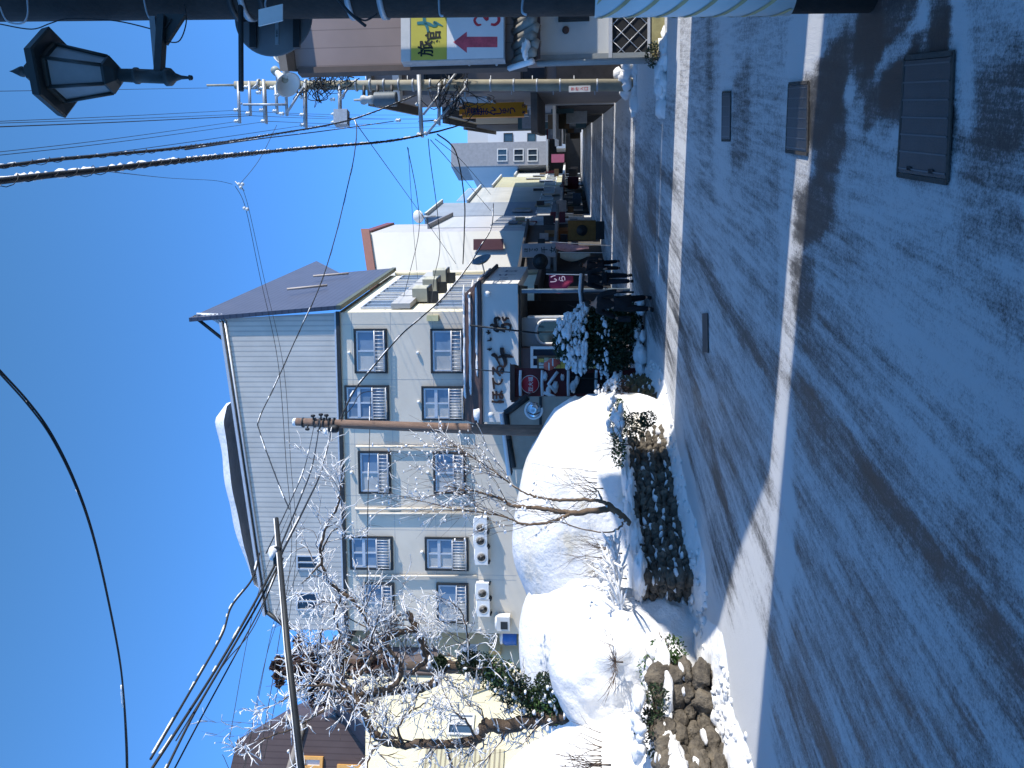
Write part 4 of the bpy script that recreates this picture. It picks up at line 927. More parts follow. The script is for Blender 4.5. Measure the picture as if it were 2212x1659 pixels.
# ---------------- yellow building on the left and brown-roofed building behind
d1 = 29.5
YL, YR = P(1237, 1790, d1-1), P(1237, 1352, d1+4.5); YL.z = YR.z = 0; YF = Face(YL, YR)
yb = thing('yellow_building', "long pale yellow rendered building behind the gnarled tree", 'house', YR)
YEL = mat('yellow_render', (.62, .56, .38), .85, .08, .6, .15, 50); yz = YF.px(905, 1500)[1]
m = MB(); poly_on(m, YF, [(0, 0), (YF.W, 0), (YF.W, YF.px(760, 1382)[1]), (YF.px(800, 1470)[0], YF.px(700, 1470)[1]), (YF.px(800, 1560)[0], YF.px(790, 1560)[1]), (0, YF.px(800, 1700)[1])], -8, 0, YEL); m.build('wall', yb)
m = MB(); YG = mat('dark_roof_sheet', (.10, .09, .10), .6, .2, 2)
poly_on(m, YF, [(YF.W+.1, YF.px(750, 1382)[1]), (YF.px(800, 1470)[0], YF.px(690, 1470)[1]), (YF.px(800, 1570)[0], YF.px(785, 1570)[1]), (YF.px(800, 1560)[0], YF.px(800, 1560)[1]), (YF.px(800, 1470)[0], YF.px(712, 1470)[1]), (YF.W+.1, YF.px(775, 1382)[1])], -8, .3, YG); m.build('roof', yb)
m = MB(); u0, z0 = YF.px(940, 1460); u1, z1 = YF.px(760, 1400); m.fbox(YF, u0, u1, z0, z1, .003, .2, mat('dark_gable_boards', (.10, .075, .07), .7)); m.build('dark_gable_panel', yb)
LV = stripemat('louvre_yellow', (.52, .48, .32), (.25, .22, .15), .18, 'Z', duty=.6, bump=.6)
m = MB(); u0, z0 = YF.px(1085, 1700); u1, z1 = YF.px(920, 1615); m.fbox(YF, u0, u1, z0, z1, .003, .08, LV); m.build('louvre_panel', yb)
for v0, v1, b0_, b1_ in ((970, 1022, 1590, 1542), (997, 1030, 1418, 1393), (1150, 1205, 1512, 1440), (1085, 1160, 1470, 1455)):
    u0, z0 = YF.px(v1, b0_); u1, z1 = YF.px(v0, b1_); window(yb, YF, u0, u1, z0, z1, GLASSD, OFFW, .07, .1, 1, curtain=CURTAIN)
m = MB(); m.tube([YF.sp(1000, 1505, .1), YF.sp(1120, 1462, .1)], .04, mat('pipe_tan', (.30, .26, .15), .7), 6); m.build('pipe', yb)
t = thing('water_tank', "blue plastic water tank standing against the yellow wall", 'water tank', YF.sp(1130, 1393, .6)); c = YF.sp(1118, 1393, .6); m = MB()
m.lathe(c, [(.3, 0), (.31, .05), (.29, .1), (.31, .15), (.31, .45), (.29, .5), (.24, .56)], mat('blue_plastic', (.03, .13, .42), .4), 20); m.build('tank', t); m = MB(); m.blob(c+Vector((0, 0, .6)), (.28, .28, .1), SNOW, 2, .1); m.build('snow_cap', t)
m = MB(); u0, z0 = YF.px(1082, 1415); u1, z1 = YF.px(1058, 1398); m.fbox(YF, u0, u1, z0, z1, .003, .3, mat('box_tan', (.42, .34, .18), .7)); m.build('meter_box', yb)
t = thing('heating_unit', "small grey boiler box with snow on top at the hotel wall", 'boiler', HF.sp(1100, 1335, .3)); u, z = HF.px(1092, 1338); m = MB(); m.fbox(HF, u-.28, u+.28, z-.2, z+.3, .05, .5, OFFW); m.build('casing', t)
m = MB(); m.blob(HF.at(u, z+.32, .28), (.3, .2, .08), SNOW, 2, .1); m.build('snow_cap', t); m = MB(); m.fbox(HF, u-.2, u+.1, z-.12, z+.15, .502, .52, DARK); m.build('vent', t)
d2 = 33
BL, BRr = P(1237, 1850, d2), P(1237, 1545, d2+1); BL.z = BRr.z = 0; BF = Face(BL, BRr)
bb_ = thing('brown_building', "brown-clad building with orange-framed windows at the far left", 'house', BRr)
BCL = stripemat('brown_cladding', (.105, .075, .072), (.075, .052, .05), .25, vec=tuple(BF.U), duty=.8, bump=.2)
pz = lambda v, b: (BF.px(v, b)[0], BF.px(v, b)[1])
m = MB(); poly_on(m, BF, [(0, 0), (BF.W, 0), pz(620, 1550), pz(512, 1598), pz(498, 1659), (0, BF.px(470, 1800)[1])], -7, 0, BCL); m.build('wall', bb_)
m = MB(); m.tube([BF.sp(618, 1545, .1), BF.sp(655, 1565, .1), BF.sp(628, 1659, .12), BF.sp(600, 1780, .12)], .16, mat('band_beige', (.30, .26, .22), .7), 4); m.build('fascia', bb_)
for v0, v1, b0_, b1_ in ((655, 697, 1680, 1632), (640, 690, 1800, 1740), (730, 780, 1700, 1650)):
    u0, z0 = BF.px(v1, b0_); u1, z1 = BF.px(v0, b1_); window(bb_, BF, u0, u1, z0, z1, WHITE if v0 == 655 else GLASSD, mat('orange_frame', (.62, .33, .10), .6), .12, .14, 1)

# ================================================================ RIGHT SIDE: houses
hd = 16.45
H0 = P(1237, 131, hd); H0.z = 0; H1 = H0+Vector((6.5, -.15, 0)); NF = Face(H0, H1)            # wall facing the camera
nh = thing('corner_house', "two-storey house with a tiled awning and a lettered sign board at the right", 'house', H0)
NS = Face(H0+Vector((1.55, 5.4, 0)), H0)                                                     # wall along the street (seen edge-on)
PINK = stripemat('pinkish_boards', (.30, .235, .22), (.20, .155, .145), .36, vec=(1, 0, 0), duty=.94, bump=.2, soft=.02)
LOW = mat('lower_render', (.50, .50, .48), .85, .08, .8)
z_a = NF.px(1160, 100)[1]; z_top = NF.px(640, 130)[1]
BK = Vector((.36, 1, 0))*5.2
def skew(mb, pts, mt, o=0.0): mb.prism([NF.at(u, z, o) for u, z in pts], BK, mt)
m = MB(); skew(m, [(0, z_a+.02), (NF.W, z_a+.02), (NF.W, z_top+.8), (0, z_top)], PINK); m.build('upper_wall', nh)
m = MB(); skew(m, [(.1, 0), (NF.W, 0), (NF.W, z_a), (.1, z_a)], LOW); m.build('lower_wall', nh)
m = MB(); m.prism([NF.at(-.22, z_top+.0, .5), NF.at(NF.W, z_top+.9, .5), NF.at(NF.W, z_top+.9, .5)+BK*1.1, NF.at(-.22, z_top+.0, .5)+BK*1.1], Vector((0, 0, .16)), mat('roof_brown_grey', (.16, .14, .12), .7)); m.build('roof', nh)
m = MB(); m.fbox(NF, -.12, 0, z_a+.2, z_top-.05, -.2, .06, mat('corner_brown', (.10, .075, .065), .7)); m.fbox(NF, -.03, .1, 0, z_a, -.2, .08, mat('post_grey', (.26, .28, .28), .6)); m.build('corner_post', nh)
# sign board
sg = thing('sign_board', "large sign board with yellow and white panels, a red arrow and the numeral 3", 'sign', NF.sp(1090, 120, .4))
NG = Face(NF.at(0, 0, .42), NF.at(1, 0, .42))
def q2(v, b): return NG.px(v, b)
uL, zB = q2(1090, 127); uM, zT = q2(866, 30); zY = q2(965, 60)[1]; uR = uL+2.55; zY0 = q2(888, 60)[1]
m = MB(); m.fbox(NG, uL, uR, zB, zT, -.28, 0, STEEL); m.fbox(NG, uL, uR, zY0+.02, zT, .002, .012, OFFW); m.build('cabinet', sg)
m = MB(); m.fbox(NG, uL+.02, uR-.02, zY, zY0, .002, .016, mat('sign_yellow', (.52, .46, .07), .55, .05)); m.build('yellow_panel', sg)
m = MB(); m.fbox(NG, uL+.02, uR-.02, zB+.02, zY-.005, .002, .015, mat('sign_panel_white', (.72, .74, .74), .5, .03)); m.build('white_panel', sg)
def C1(cx, cy): return ((1600+cx/4.424)/1.8517, (40+cy/4.424)/1.8517)
m = MB()
for ch, cx, cy, hh in (('旅', 455, 690, 290), ('館', 585, 515, 290)):
    u, z = q2(*C1(cx, cy)); text_into(m, ch, NG.at(u, z, .018), NG.U, NG.Z, hh/4.424/1.8517*px(16), INKB, .003, .02)
def br2(pts, wd, mt): stroke(m, [q2(*C1(x, y)) for x, y in pts], [w_/4.424/1.8517*px(16) for w_ in wd], mt, lambda a, b, l: NG.at(a, b, .018+l), .004)
br2([(430, 130), (440, 220), (480, 300), (500, 400)], [60, 60, 55, 30], TEAL); br2([(305, 240), (420, 235), (520, 255), (600, 290), (650, 270), (600, 225), (640, 235), (760, 290)], [50, 60, 55, 40, 45, 40, 50, 10], TEAL)
br2([(1370, 110), (1320, 190), (1370, 270), (1440, 265)], [40, 45, 45, 25], RED); br2([(1370, 110), (1440, 90), (1540, 180), (1560, 110), (1650, 60)], [40, 30, 50, 40, 50], RED)
br2([(1620, 60), (1730, 100), (1750, 200), (1690, 265), (1610, 260)], [50, 55, 55, 50, 40], RED)
ap = [C1(x, y) for x, y in ((945, 575), (1185, 390), (1185, 480), (1725, 480), (1725, 665), (1185, 665), (1185, 765))]
poly_on(m, NG, [q2(*p) for p in ap][:3]+[q2(*p) for p in ap][3:], .016, .020, mat('faded_red', (.55, .09, .12), .6, .3, 6)); m.build('lettering', sg)
m = MB()
for v in (905, 1010, 1070): m.tube([NG.sp(v, 128, -.3), NF.sp(v, 128, 0)], .03, STEEL, 6)
m.build('bracket', sg)
# tiled awning
TILE = mat('grey_roof_tile', (.26, .25, .22), .6, .2, 4, .2, 30); m = MB()
zt1 = NF.px(1112, 100)[1]; ze = NF.px(1160, 100)[1]
n = 22
for i in range(n):
    u = .0+i*.30; m.tube([NF.at(u, zt1, .02), NF.at(u-.12, ze+.02, .85)], [.085, .095], TILE, 8)
    m.tube([NF.at(u+.15, zt1-.05, .02), NF.at(u+.03, ze-.04, .85)], [.09, .10], TILE, 6)
m.build('tiled_awning', nh)
m = MB(); m.prism([NF.at(-.25, ze-.10, .83), NF.at(NF.W, ze-.1, .83), NF.at(NF.W, zt1-.1, 0), NF.at(-.1, zt1-.1, 0)], Vector((0, 0, .05)), BROWN); m.build('awning_soffit', nh)
m = MB(); m.blob(NF.at(-.02, ze+.18, .7), (.18, .22, .08), SNOW, 3, .3); m.tube([NF.at(-.15, zt1+.1, .1), NF.at(-.28, ze+.05, .8)], .06, SNOW, 6); m.build('awning_snow', nh)
window(nh, NF, *[NF.px(1275, 46)[0], NF.px(1275, 20)[0]-0.0], NF.px(1273, 40)[1], NF.px(1206, 40)[1], GLASSD, DARK, .06, .1, 0)
u1 = NF.px(1350, 34)[0]+1.2
u0, z0 = NF.px(1398, 124); z1 = NF.px(1322, 124)[1]
m = MB(); m.fbox(NF, u0, u1, z0, z1, .003, .02, BLACK); lw_ = m.build('lattice_window', nh)
m = MB(); stp = .33; k = u0-2
while k < u1:
    for sgn in (1, -1):
        pts = []
        a0_, b0_ = (k, z0) if sgn == 1 else (k+ (z1-z0), z0)
        a1_, b1_ = (k+(z1-z0), z1) if sgn == 1 else (k, z1)
        # clip to the opening
        def cl(ua, za, ub, zb_):
            for lim, s__ in ((u0, 1), (u1, -1)):
                if s__*(ua-lim) < 0 and s__*(ub-lim) < 0: return None
                if s__*(ua-lim) < 0: t = (lim-ua)/(ub-ua); ua, za = lim, za+(zb_-za)*t
                elif s__*(ub-lim) < 0: t = (lim-ub)/(ua-ub); ub, zb_ = lim, zb_+(za-zb_)*t
            return ua, za, ub, zb_
        r_ = cl(a0_, b0_, a1_, b1_)
        if r_: m.tube([NF.at(r_[0], r_[1], .035), NF.at(r_[2], r_[3], .035)], .008, ALU, 4)
    k += stp
x = m.build('lattice', nh); x.parent = lw_
m = MB(); m.fbox(NF, u0-.02, u1, z1, z1+.07, .003, .09, ALU); m.fbox(NF, u0-.02, u1, z0-.05, z0, .003, .09, ALU); x = m.build('frame', nh); x.parent = lw_
m = MB(); m.lathe(NF.sp(1222, 66, .0), [(.07, 0), (.07, .05), (.05, .06)], BROWN, 14, NF.N); m.build('wall_vent', nh)
m = MB(); m.tube([NF.at(-.08, .2, .16), NF.at(-.08, z_a, .16)], .05, mat('post_grey', (.26, .28, .28), .6), 8); m.build('gutter_pipe', nh)
m = MB(); m.fbox(NF, .0, NF.W, 0, .25, .003, .10, mat('mossy_base', (.30, .26, .12), .9, .3, 6)); m.build('plinth', nh)
pc = NF.at(-.15, 0, .5)
shrub('potted_plant', "small dark plant at the corner of the sign-board house", [((pc.x+.1, pc.y+.2, .2), (.25, .2, .2))], 30, LEAF, [((pc.x-.3, pc.y+.3, .02), (.35, .3, .12), 26, (.08, .2))], cat='plant', size=.03, dens=700)
gutter = mat('drain_concrete', (.28, .26, .22), .9)

# ---------------- right row beyond the corner house
def block(name, label, F_, w, dep, h, wallm, roofm=None, cat='shop', rh=.15, over=.3, front=None):
    t = thing(name, label, cat, F_.O); m = MB(); m.fbox(F_, 0, w, 0, h, -dep, 0, wallm); m.build('wall', t)
    if roofm: m = MB(); m.fbox(F_, -over, w+over, h+.002, h+rh, -dep-over, over, roofm); m.build('roof', t)
    return t
def rp(y): x = 6.43+(y-16.45)*.287; return Vector((x, y, 0))         # building line on the right
def lp(y): return Vector((HC.x+.0+(y-31.3)*.287, y, 0))              # building line on the left
def rrow(y0, y1): return Face(rp(y1), rp(y0))                        # seen from the street: left end is the far one
def lrow(y0, y1): return Face(lp(y0), lp(y1))
DK = mat('dark_timber_wall', (.07, .06, .055), .8, .3, 2); GW = mat('blue_grey_wall', (.22, .24, .27), .8, .15, 1)
f = rrow(25.5, 33); t = block('brown_shop', "tall brown-grey shop building behind the concrete utility pole", f, f.W, 6, 8.0, mat('taupe_wall', (.20, .17, .16), .8, .12, .7), mat('roof_brown_grey', (.16, .14, .12)), 'shop')
e_ = Face(rp(25.5), rp(25.5)+Vector((6, -1.7, 0)))
for z0, z1, u0, u1 in ((5.2, 6.4, .4, 1.6), (2.6, 3.4, .3, 2.2)): window(t, e_, u0, u1, z0, z1, GLASSD, DARK, .06, .08, 1)
m = MB(); m.fbox(f, 0, f.W, 2.9, 3.1, .003, 1.2, DK); m.fbox(e_, 0, 4, 0, 2.3, .003, .05, DK); m.build('canopy', t)
for u in (1, 3, 5): window(t, f, u, u+1.3, 4.6, 5.8, GLASSB, ALU, .05, .08, 1)
m = MB(); m.fbox(e_, -.2, 5, 5.9+1.2, 6.1+1.2, .003, .5, OFFW); m.build('ledge', t)
f = rrow(34, 43); t = block('grey_shuttered_shop', "low grey shuttered shop under the orange hanging sign", f, f.W, 5, 6.9, GW, mat('roof_dark', (.06, .06, .065), .6), 'shop')
m = MB(); m.fbox(f, .2, f.W-.2, 0, 2.4, .003, .05, DK); m.fbox(f, 0, f.W, 2.5, 2.62, .003, 1.3, OFFW); m.build('shopfront', t)
for u in (1, 3.5, 6): window(t, f, u, u+1.5, 3.2, 4.3, GLASSD, ALU, .05, .08, 1)
f = rrow(44, 58); t = block('white_trimmed_shop', "dark-fronted shop with pale awning farther along the right side", f, f.W, 6, 8.6, mat('ochre_wall', (.30, .27, .20), .8), mat('roof_dark', (.06, .06, .065)), 'shop')
m = MB(); m.fbox(f, 0, f.W, 0, 2.5, .003, .06, BLACK); m.fbox(f, 0, f.W, 2.55, 2.75, .003, 1.6, WHITE); m.fbox(f, 1, 5, 3.2, 4.4, .003, .08, DK); m.build('shopfront', t)
f = rrow(60, 84); t = block('far_right_shop', "farthest dark wooden shop on the right side of the street", f, f.W, 6, 9.6, DK, mat('roof_brown_grey', (.16, .14, .12)), 'shop')
m = MB(); m.fbox(f, 0, f.W, 2.5, 2.65, .003, 1.4, OFFW); m.build('awning', t)

# orange vertical sign
od = 30.0; c0 = P(992, 239, od); c1 = P(1139, 239, od); t = thing('orange_sign', "long orange vertical sign advertising hot-spring buns", 'sign', c1)
hw = 15.5*px(od); OF = Face(Vector((c0.x-hw, od, 0)), Vector((c0.x+hw, od, 0)))
m = MB(); zt_, zb_ = c0.z, c1.z; m.fbox(OF, .12, 2*hw-.12, zb_, zt_, -.12, 0, mat('sign_orange', (.78, .27, .02), .5, .08)); m.fbox(OF, 0, .12, zb_+.12, zt_-.12, -.12, 0, mat('sign_orange', (.78, .27, .02))); m.fbox(OF, 2*hw-.12, 2*hw, zb_+.12, zt_-.12, -.12, 0, mat('sign_orange', (.78, .27, .02))); m.build('panel', t)
m = MB(); chs = '温泉まんじゅう'; NV = mat('lettering_navy', (.03, .02, .09), .6)
for i, ch in enumerate(chs): z = zt_-.42-i*(zt_-zb_-.75)/7*1.0; text_into(m, ch, OF.at(hw-.05, z, .006), OF.U, OF.Z, .30 if i not in (5,) else .2, NV, .003, .02)
for i, ch in enumerate('手造'): text_into(m, ch, OF.at(hw*(.55+.9*i), zt_-.17, .006), OF.U, OF.Z, .14, NV, .003, .01)
for i, ch in enumerate('本店'): text_into(m, ch, OF.at(hw*(.55+.9*i), zb_+.13, .006), OF.U, OF.Z, .15, NV, .003, .01)
m.build('lettering', t); m = MB()
for z in (zt_-.5, zb_+.5): m.tube([OF.at(2*hw, z, -.06), OF.at(2*hw+.9, z, -.06)], .03, STEEL, 6)
m.build('bracket', t)

# ---------------- end of the street
f = Face(P(1237, 372, 96)*1.0, P(1237, 246, 96)*1.0); f = Face(Vector((P(1237, 358, 96).x, 96, 0)), Vector((P(1237, 246, 96).x, 96, 0)))
t = block('street_end_building', "tall grey-white building closing the end of the street", f, f.W, 10, f.px(1010, 300)[1], mat('end_wall', (.50, .50, .50), .8, .06, .2), None, 'building')
m = MB(); u0 = f.px(1000, 312)[0]; m.fbox(f, 0, u0, 0, f.px(976, 330)[1], -6, .6, mat('end_wall_grey', (.28, .28, .29), .8)); m.build('stair_tower', t)
m = MB(); u1, z1 = f.px(1005, 310)
poly_on(m, f, [f.px(1055, 312), f.px(1055, 262), f.px(1100, 258), f.px(1180, 258), f.px(1180, 312)], .002, .5, mat('end_panel', (.58, .58, .58), .8, .05, .2)); m.build('white_wall', t)
ff = Face(f.at(0, 0, .5), f.at(1, 0, .5))
for v0, v1, b0_, b1_ in ((1088, 1108, 307, 288), (1139, 1157, 307, 288)): u0, z0 = ff.px(v1, b0_); u1, z1 = ff.px(v0, b1_); window(t, ff, u0, u1, z0, z1, GLASSD, DARK, .08, .1, 0)
for v in (1075, 1110, 1140): u0, z0 = f.px(v+22, 352); u1, z1 = f.px(v, 325); window(t, Face(f.at(0, 0, .6), f.at(1, 0, .6)), u0, u1, z0, z1, GLASSD, OFFW, .1, .1, 1)
m = MB(); ce = f.px(1182, 300)[1]; m.fbox(f, -1, f.W+1.5, ce-.2, ce, .6, 4, STEEL); m.build('canopy', t)
m = MB(); m.fbox(f, -1, f.W, 0, ce-.3, .55, .9, BLACK); z0 = f.px(1222, 300)[1]; z1 = f.px(1203, 300)[1]; m.fbox(f, f.px(1210, 333)[0], f.px(1210, 278)[0], z0, z1, .9, 2.4, mat('white_awning', (.75, .76, .76), .7)); m.build('dark_shopfront', t)
m = MB(); m.fbox(f, f.px(1200, 268)[0], f.px(1200, 252)[0], f.px(1203, 260)[1], f.px(1186, 260)[1], 1, 1.3, WHITE); m.fbox(f, f.px(1200, 268)[0], f.px(1200, 252)[0], f.px(1186, 260)[1], f.px(1180, 260)[1], 1, 1.3, RED); m.build('shop_sign', t)
c = P(1205, 342, 90); m = MB(); m.box(c, (.45, 0, 0), (0, .03, 0), (0, 0, .7), mat('pink_cloth', (.30, .08, .15), .7)); tag(m.build('pink_banner', base=c), "small pink banner at the far end of the street", 'banner')

# ---------------- left row beyond the hotel
# pale tower block with a red-brown fascia
T0 = P(1237, 497, 50); T0.z = 0; T1 = P(1237, 479, 57); T1.z = 0; T2 = P(1237, 640, 48); T2.z = 0
f = Face(T0, T1); e_ = Face(T2, T0); hT = e_.px(789, 498)[1]
t = thing('pale_tower', "tall pale block with a red-brown roof edge right behind the hotel", 'building', T0); m = MB()
m.fbox(f, .02, f.W, 0, hT-.3, -.3, -.02, mat('tower_grey', (.40, .39, .40), .8, .08, .4)); m.build('street_wall', t)
m = MB()
dz_ = 1.15; poly_on(m, e_, [(0, 0), (e_.W, 0), (e_.W, hT-.3), (0, hT-.3-dz_)], -.2, .01, mat('tower_cream', (.60, .58, .52), .8, .06, .4)); m.build('end_wall', t)
RB = mat('red_brown_fascia', (.16, .045, .035), .6); m = MB(); poly_on(m, e_, [(-.2, hT-.3-dz_), (e_.W+.1, hT-.3), (e_.W+.1, hT+.2), (-.2, hT+.2-dz_)], -.2, .3, RB); m.fbox(f, .1, f.W, hT-.3, hT+.2, -.3, .12, RB)
m.prism([T2+Vector((0, 0, hT-.35-dz_)), T0+Vector((0, 0, hT-.35)), T1+Vector((0, 0, hT-.35))], Vector((0, 0, .4)), DARK); m.build('roof_edge', t)
c = e_.sp(1040, 562, .4)
# three-storey shop with ribbed wall and brown banner
R0, R1 = P(1237, 488, 53), P(1237, 464, 63); R0.z = R1.z = 0; f = Face(R0, R1); t = block('ribbed_shop', "white ribbed three-storey shop beyond the pale block", f, f.W, 7, 11, mat('rib_white', (.42, .42, .42), .7, .06), mat('roof_grey_ribbed', (.22, .21, .22), .6), 'shop')
for z in (6, 3.6):
    for u in (1, 4, 7): window(t, f, u, u+1.6, z, z+1.2, GLASSD, ALU, .06, .08, 1)
# signs hung over the pavement on the left
c = P(1055, 528, 49.2); m = MB(); m.box(c, (.32, 0, 0), (0, .06, 0), (0, 0, .9), mat('sign_maroon', (.11, .045, .05), .6)); tag(m.build('maroon_sign', base=c), "plain maroon sign plate on the pale block", 'sign')
bs = thing('hanging_hotel_sign', "grey vertical hotel sign hanging beyond the entrance building", 'sign', P(1200, 541, 33)); c0, c1 = P(1128, 541, 33), P(1200, 541, 33); m = MB()
m.box((c0+c1)/2, (.27, 0, 0), (0, .08, 0), (0, 0, (c0.z-c1.z)/2), mat('sign_grey_blue', (.35, .37, .40), .6)); m.build('panel', bs); m = MB()
for i, (ch, hh) in enumerate((('ほ', .15), ('て', .15), ('る', .15), ('千', .26), ('女', .26))): text_into(m, ch, Vector((c0.x, 32.9, c0.z-.16-(.2*i if i < 3 else .2*2+.33*(i-2)))), (1, 0, 0), (0, 0, 1), hh, INKB, .006, .01)
m.build('lettering', bs)
t0_ = T0+Vector((.25, -.4, 0)); f = Face(lp(41.3), t0_); t = block('dark_fronted_shop', "dark cluttered shop with a long awning right beyond the hotel", f, f.W, 6, 4.4, mat('left_dark_wall', (.075, .07, .07), .8, .2, 2), mat('roof_dark', (.06, .06, .065)), 'shop')
fe = Face(lp(41.3)+Vector((-6, 1, 0)), lp(41.3)); m = MB(); m.fbox(f, 0, f.W, 2.6, 2.75, .003, 1.3, mat('awning_grey', (.22, .22, .22), .7)); m.build('awning', t); rv = random.Random(44)
for i in range(10):
    u = rv.uniform(.2, f.W-.9); z = rv.uniform(2.8, 3.9) if i % 2 else rv.uniform(.8, 2.2); cc = rv.choice([(.30, .32, .34), (.10, .12, .15), (.20, .04, .04), (.30, .26, .16), (.05, .05, .05), (.25, .12, .05)]); m = MB()
    m.fbox(f, u, u+(.1 if i % 3 == 0 else .8), z, z+rv.uniform(.3, .9), .004, rv.uniform(.15, 1.0), mat('clutter_%d' % int(cc[0]*100), cc, .6, .2, 4)); m.build('sign_plate', t)
# low shops
prev = None
LX = {64: 463, 72: 434, 82: 402, 92: 380, 104: 359}
specs = [(64, 72, 13.2, (.24, .27, .31), "blue-grey two-storey shop with a pale roof"), (72, 82, 10.9, (.40, .40, .37), "cream shop with rooftop railings"), (82, 92, 9.7, (.36, .34, .22), "yellow-green shop near the street's end"), (92, 104, 8.2, (.42, .42, .38), "farthest small shop on the left with a balcony")]
for i, (y0, y1, h, c, lb) in enumerate(specs):
    q0, q1 = P(1237, LX[y0], y0), P(1237, LX[y1], y1); q0.z = q1.z = 0; f = Face(q0, q1); wm = mat('left_shop_%s' % 'abcd'[i], c, .8, .12, .5); t = block('street_shop', lb, f, f.W, 7, h, wm, mat('pale_roof', (.5, .5, .48), .7), 'shop', group='x') if False else block('street_shop', lb, f, f.W, 7, h, wm, mat('pale_roof', (.5, .5, .48), .7), 'shop')
    m = MB(); m.fbox(f, .3, f.W-.3, 0, 2.5, .003, .06, BLACK); m.fbox(f, 0, f.W, 2.6, 2.8, .003, 1.2, [OFFW, mat('awning_maroon', (.14, .03, .05), .7), OFFW, DK][i]); m.build('shopfront', t)
    for u in (.8, 3.3, 5.8, 8.3):
        if u+1.6 < f.W: window(t, f, u, u+1.6, 3.5, 4.7, GLASSD, WHITE, .07, .08, 1)
    if i == 1:
        m = MB()
        for k in range(12): m.tube([f.at(.3+k*.8, h+.1, .1), f.at(.3+k*.8, h+1.1, .1)], .03, OFFW, 4)
        m.tube([f.at(.3, h+1.1, .1), f.at(9.1, h+1.1, .1)], .04, OFFW, 4); m.build('roof_railing', t)
# small signs, shutters and clutter along the dark left shop fronts
rv = random.Random(31); shops = [o for o in bpy.data.objects if o.name.startswith(('street_shop', 'ribbed_shop', 'pale_tower'))]
SC_ = [(.25, .26, .28), (.10, .12, .15), (.16, .03, .04), (.28, .25, .17), (.06, .11, .12), (.36, .36, .36), (.05, .045, .045), (.14, .09, .05)]
for (b0_, y0, b1_, y1) in ((497, 50, 481, 56), (488, 53.5, 464, 63), (463, 64, 434, 72), (434, 72, 402, 82), (402, 82, 380, 92), (380, 92, 359, 104)):
    q0, q1 = P(1237, b0_, y0), P(1237, b1_, y1); q0.z = q1.z = 0; f = Face(q0, q1); par = min(shops, key=lambda o: (o.location-q0).length)
    for i in range(9):
        u = rv.uniform(.2, f.W-.5); z = rv.uniform(2.7, 5.5) if i % 2 else rv.uniform(.9, 2.3); c = rv.choice(SC_); m = MB(); o_ = rv.uniform(.2, 1.3) if i % 3 == 0 else .1
        m.fbox(f, u, u+(.12 if i % 3 == 0 else rv.uniform(.5, 1.6)), z, z+rv.uniform(.4, 1.6), .07, .07+o_, mat('shop_sign_%d' % SC_.index(c), c, .6, .2, 4)); m.build('sign_plate', par)
    m = MB()
    for k in range(int(f.W/1.2)): m.fbox(f, .3+k*1.2, 1.3+k*1.2, .98, 2.9, .065, .075, rv.choice([DK, GLASSD, GW, OFFW])); 
    m.build('shopfront', par)
for (y0, y1) in ((34.2, 42.8), (44.2, 57.8), (60.5, 83)):
    f = rrow(y0, y1); par = min([o for o in bpy.data.objects if 'shop' in o.name and o.parent is None], key=lambda o: (o.location-rp(y1)).length)
    for i in range(8):
        u = rv.uniform(.2, f.W-.8); z = rv.uniform(2.8, 4.4) if i % 2 else rv.uniform(1.0, 2.0); c = rv.choice(SC_); m = MB()
        m.fbox(f, u, u+(.12 if i % 3 == 0 else 1.0), z, z+rv.uniform(.4, 1.1), .07, rv.uniform(.2, 1.0), mat('shop_sign_%d' % SC_.index(c), c, .6, .2, 4)); m.build('sign_plate', par)
# street furniture along the left pavement
t = thing('wooden_sign_board', "brown wooden board with a round dark emblem on the left pavement", 'sign', P(1283, 500, 42)); m = MB(); c = P(1257, 498, 42)
m.box(c, (.5, 0, 0), (0, .06, 0), (0, 0, .70), mat('board_ochre', (.20, .11, .03), .7, .2, 5)); m.build('panel', t); m = MB(); m.lathe(c+Vector((0, -.065, 0)), [(.28, 0), (.28, .02)], DARK, 20, (0, -1, 0)); m.build('emblem', t)
m = MB(); m.box(c+Vector((0, 0, -.95)), (.45, 0, 0), (0, .05, 0), (0, 0, .25), DARK); m.build('leg', t)
def nobori(label, v0, b0, v1, b1, d, cl, w=.35):
    a = P(v0, b0, d); b = P(v1, b1, d); t = thing('nobori_banner', label, 'banner', b, 'banners on the left pavement'); m = MB(); m.tube([a+Vector((0, 0, .1)), Vector((b.x, b.y, 0))], .018, WHITE, 6); m.build('pole', t)
    m = MB(); n = 10; vs = []
    for i in range(n+1):
        k = i/n; p = a.lerp(b, k); ww = w*(.35+.65*math.sin(math.pi*min(1, .15+k*.9))); vs += [p, p+Vector((-ww, .12*math.sin(k*6), 0))]
    m.add(vs, [(2*i, 2*i+1, 2*i+3, 2*i+2) for i in range(n)], cl, True); o = m.build('cloth', t); sm = o.modifiers.new('s', 'SOLIDIFY'); sm.thickness = .01
nobori("pale pink slim banner leaning on the left pavement", 1193, 522, 1272, 532, 36, mat('banner_pink', (.60, .34, .36), .7, .2, 12))
nobori("cream slim banner nearer the pale vertical sign", 1210, 545, 1275, 547, 34, mat('banner_cream', (.58, .55, .45), .7, .1, 8))
nobori("crimson banner with white lettering inside the hotel entrance", 1186, 592, 1238, 596, 27.5, mat('banner_crimson', (.30, .03, .09), .7, .1, 8), .62)
c = P(1206, 604, 27.3); m = MB(); text_into(m, 'い', P(1196, 602, 27.2), (1, 0, 0), (0, 0, 1), .22, mat('banner_white', (.5, .4, .5), .7), .006, .02); text_into(m, 'ら', P(1214, 602, 27.2), (1, 0, 0), (0, 0, 1), .22, mat('banner_white', (.5, .4, .5)), .006, .02)
o = m.build('lettering', [x for x in bpy.data.objects if x.name.startswith('nobori_banner')][-1])
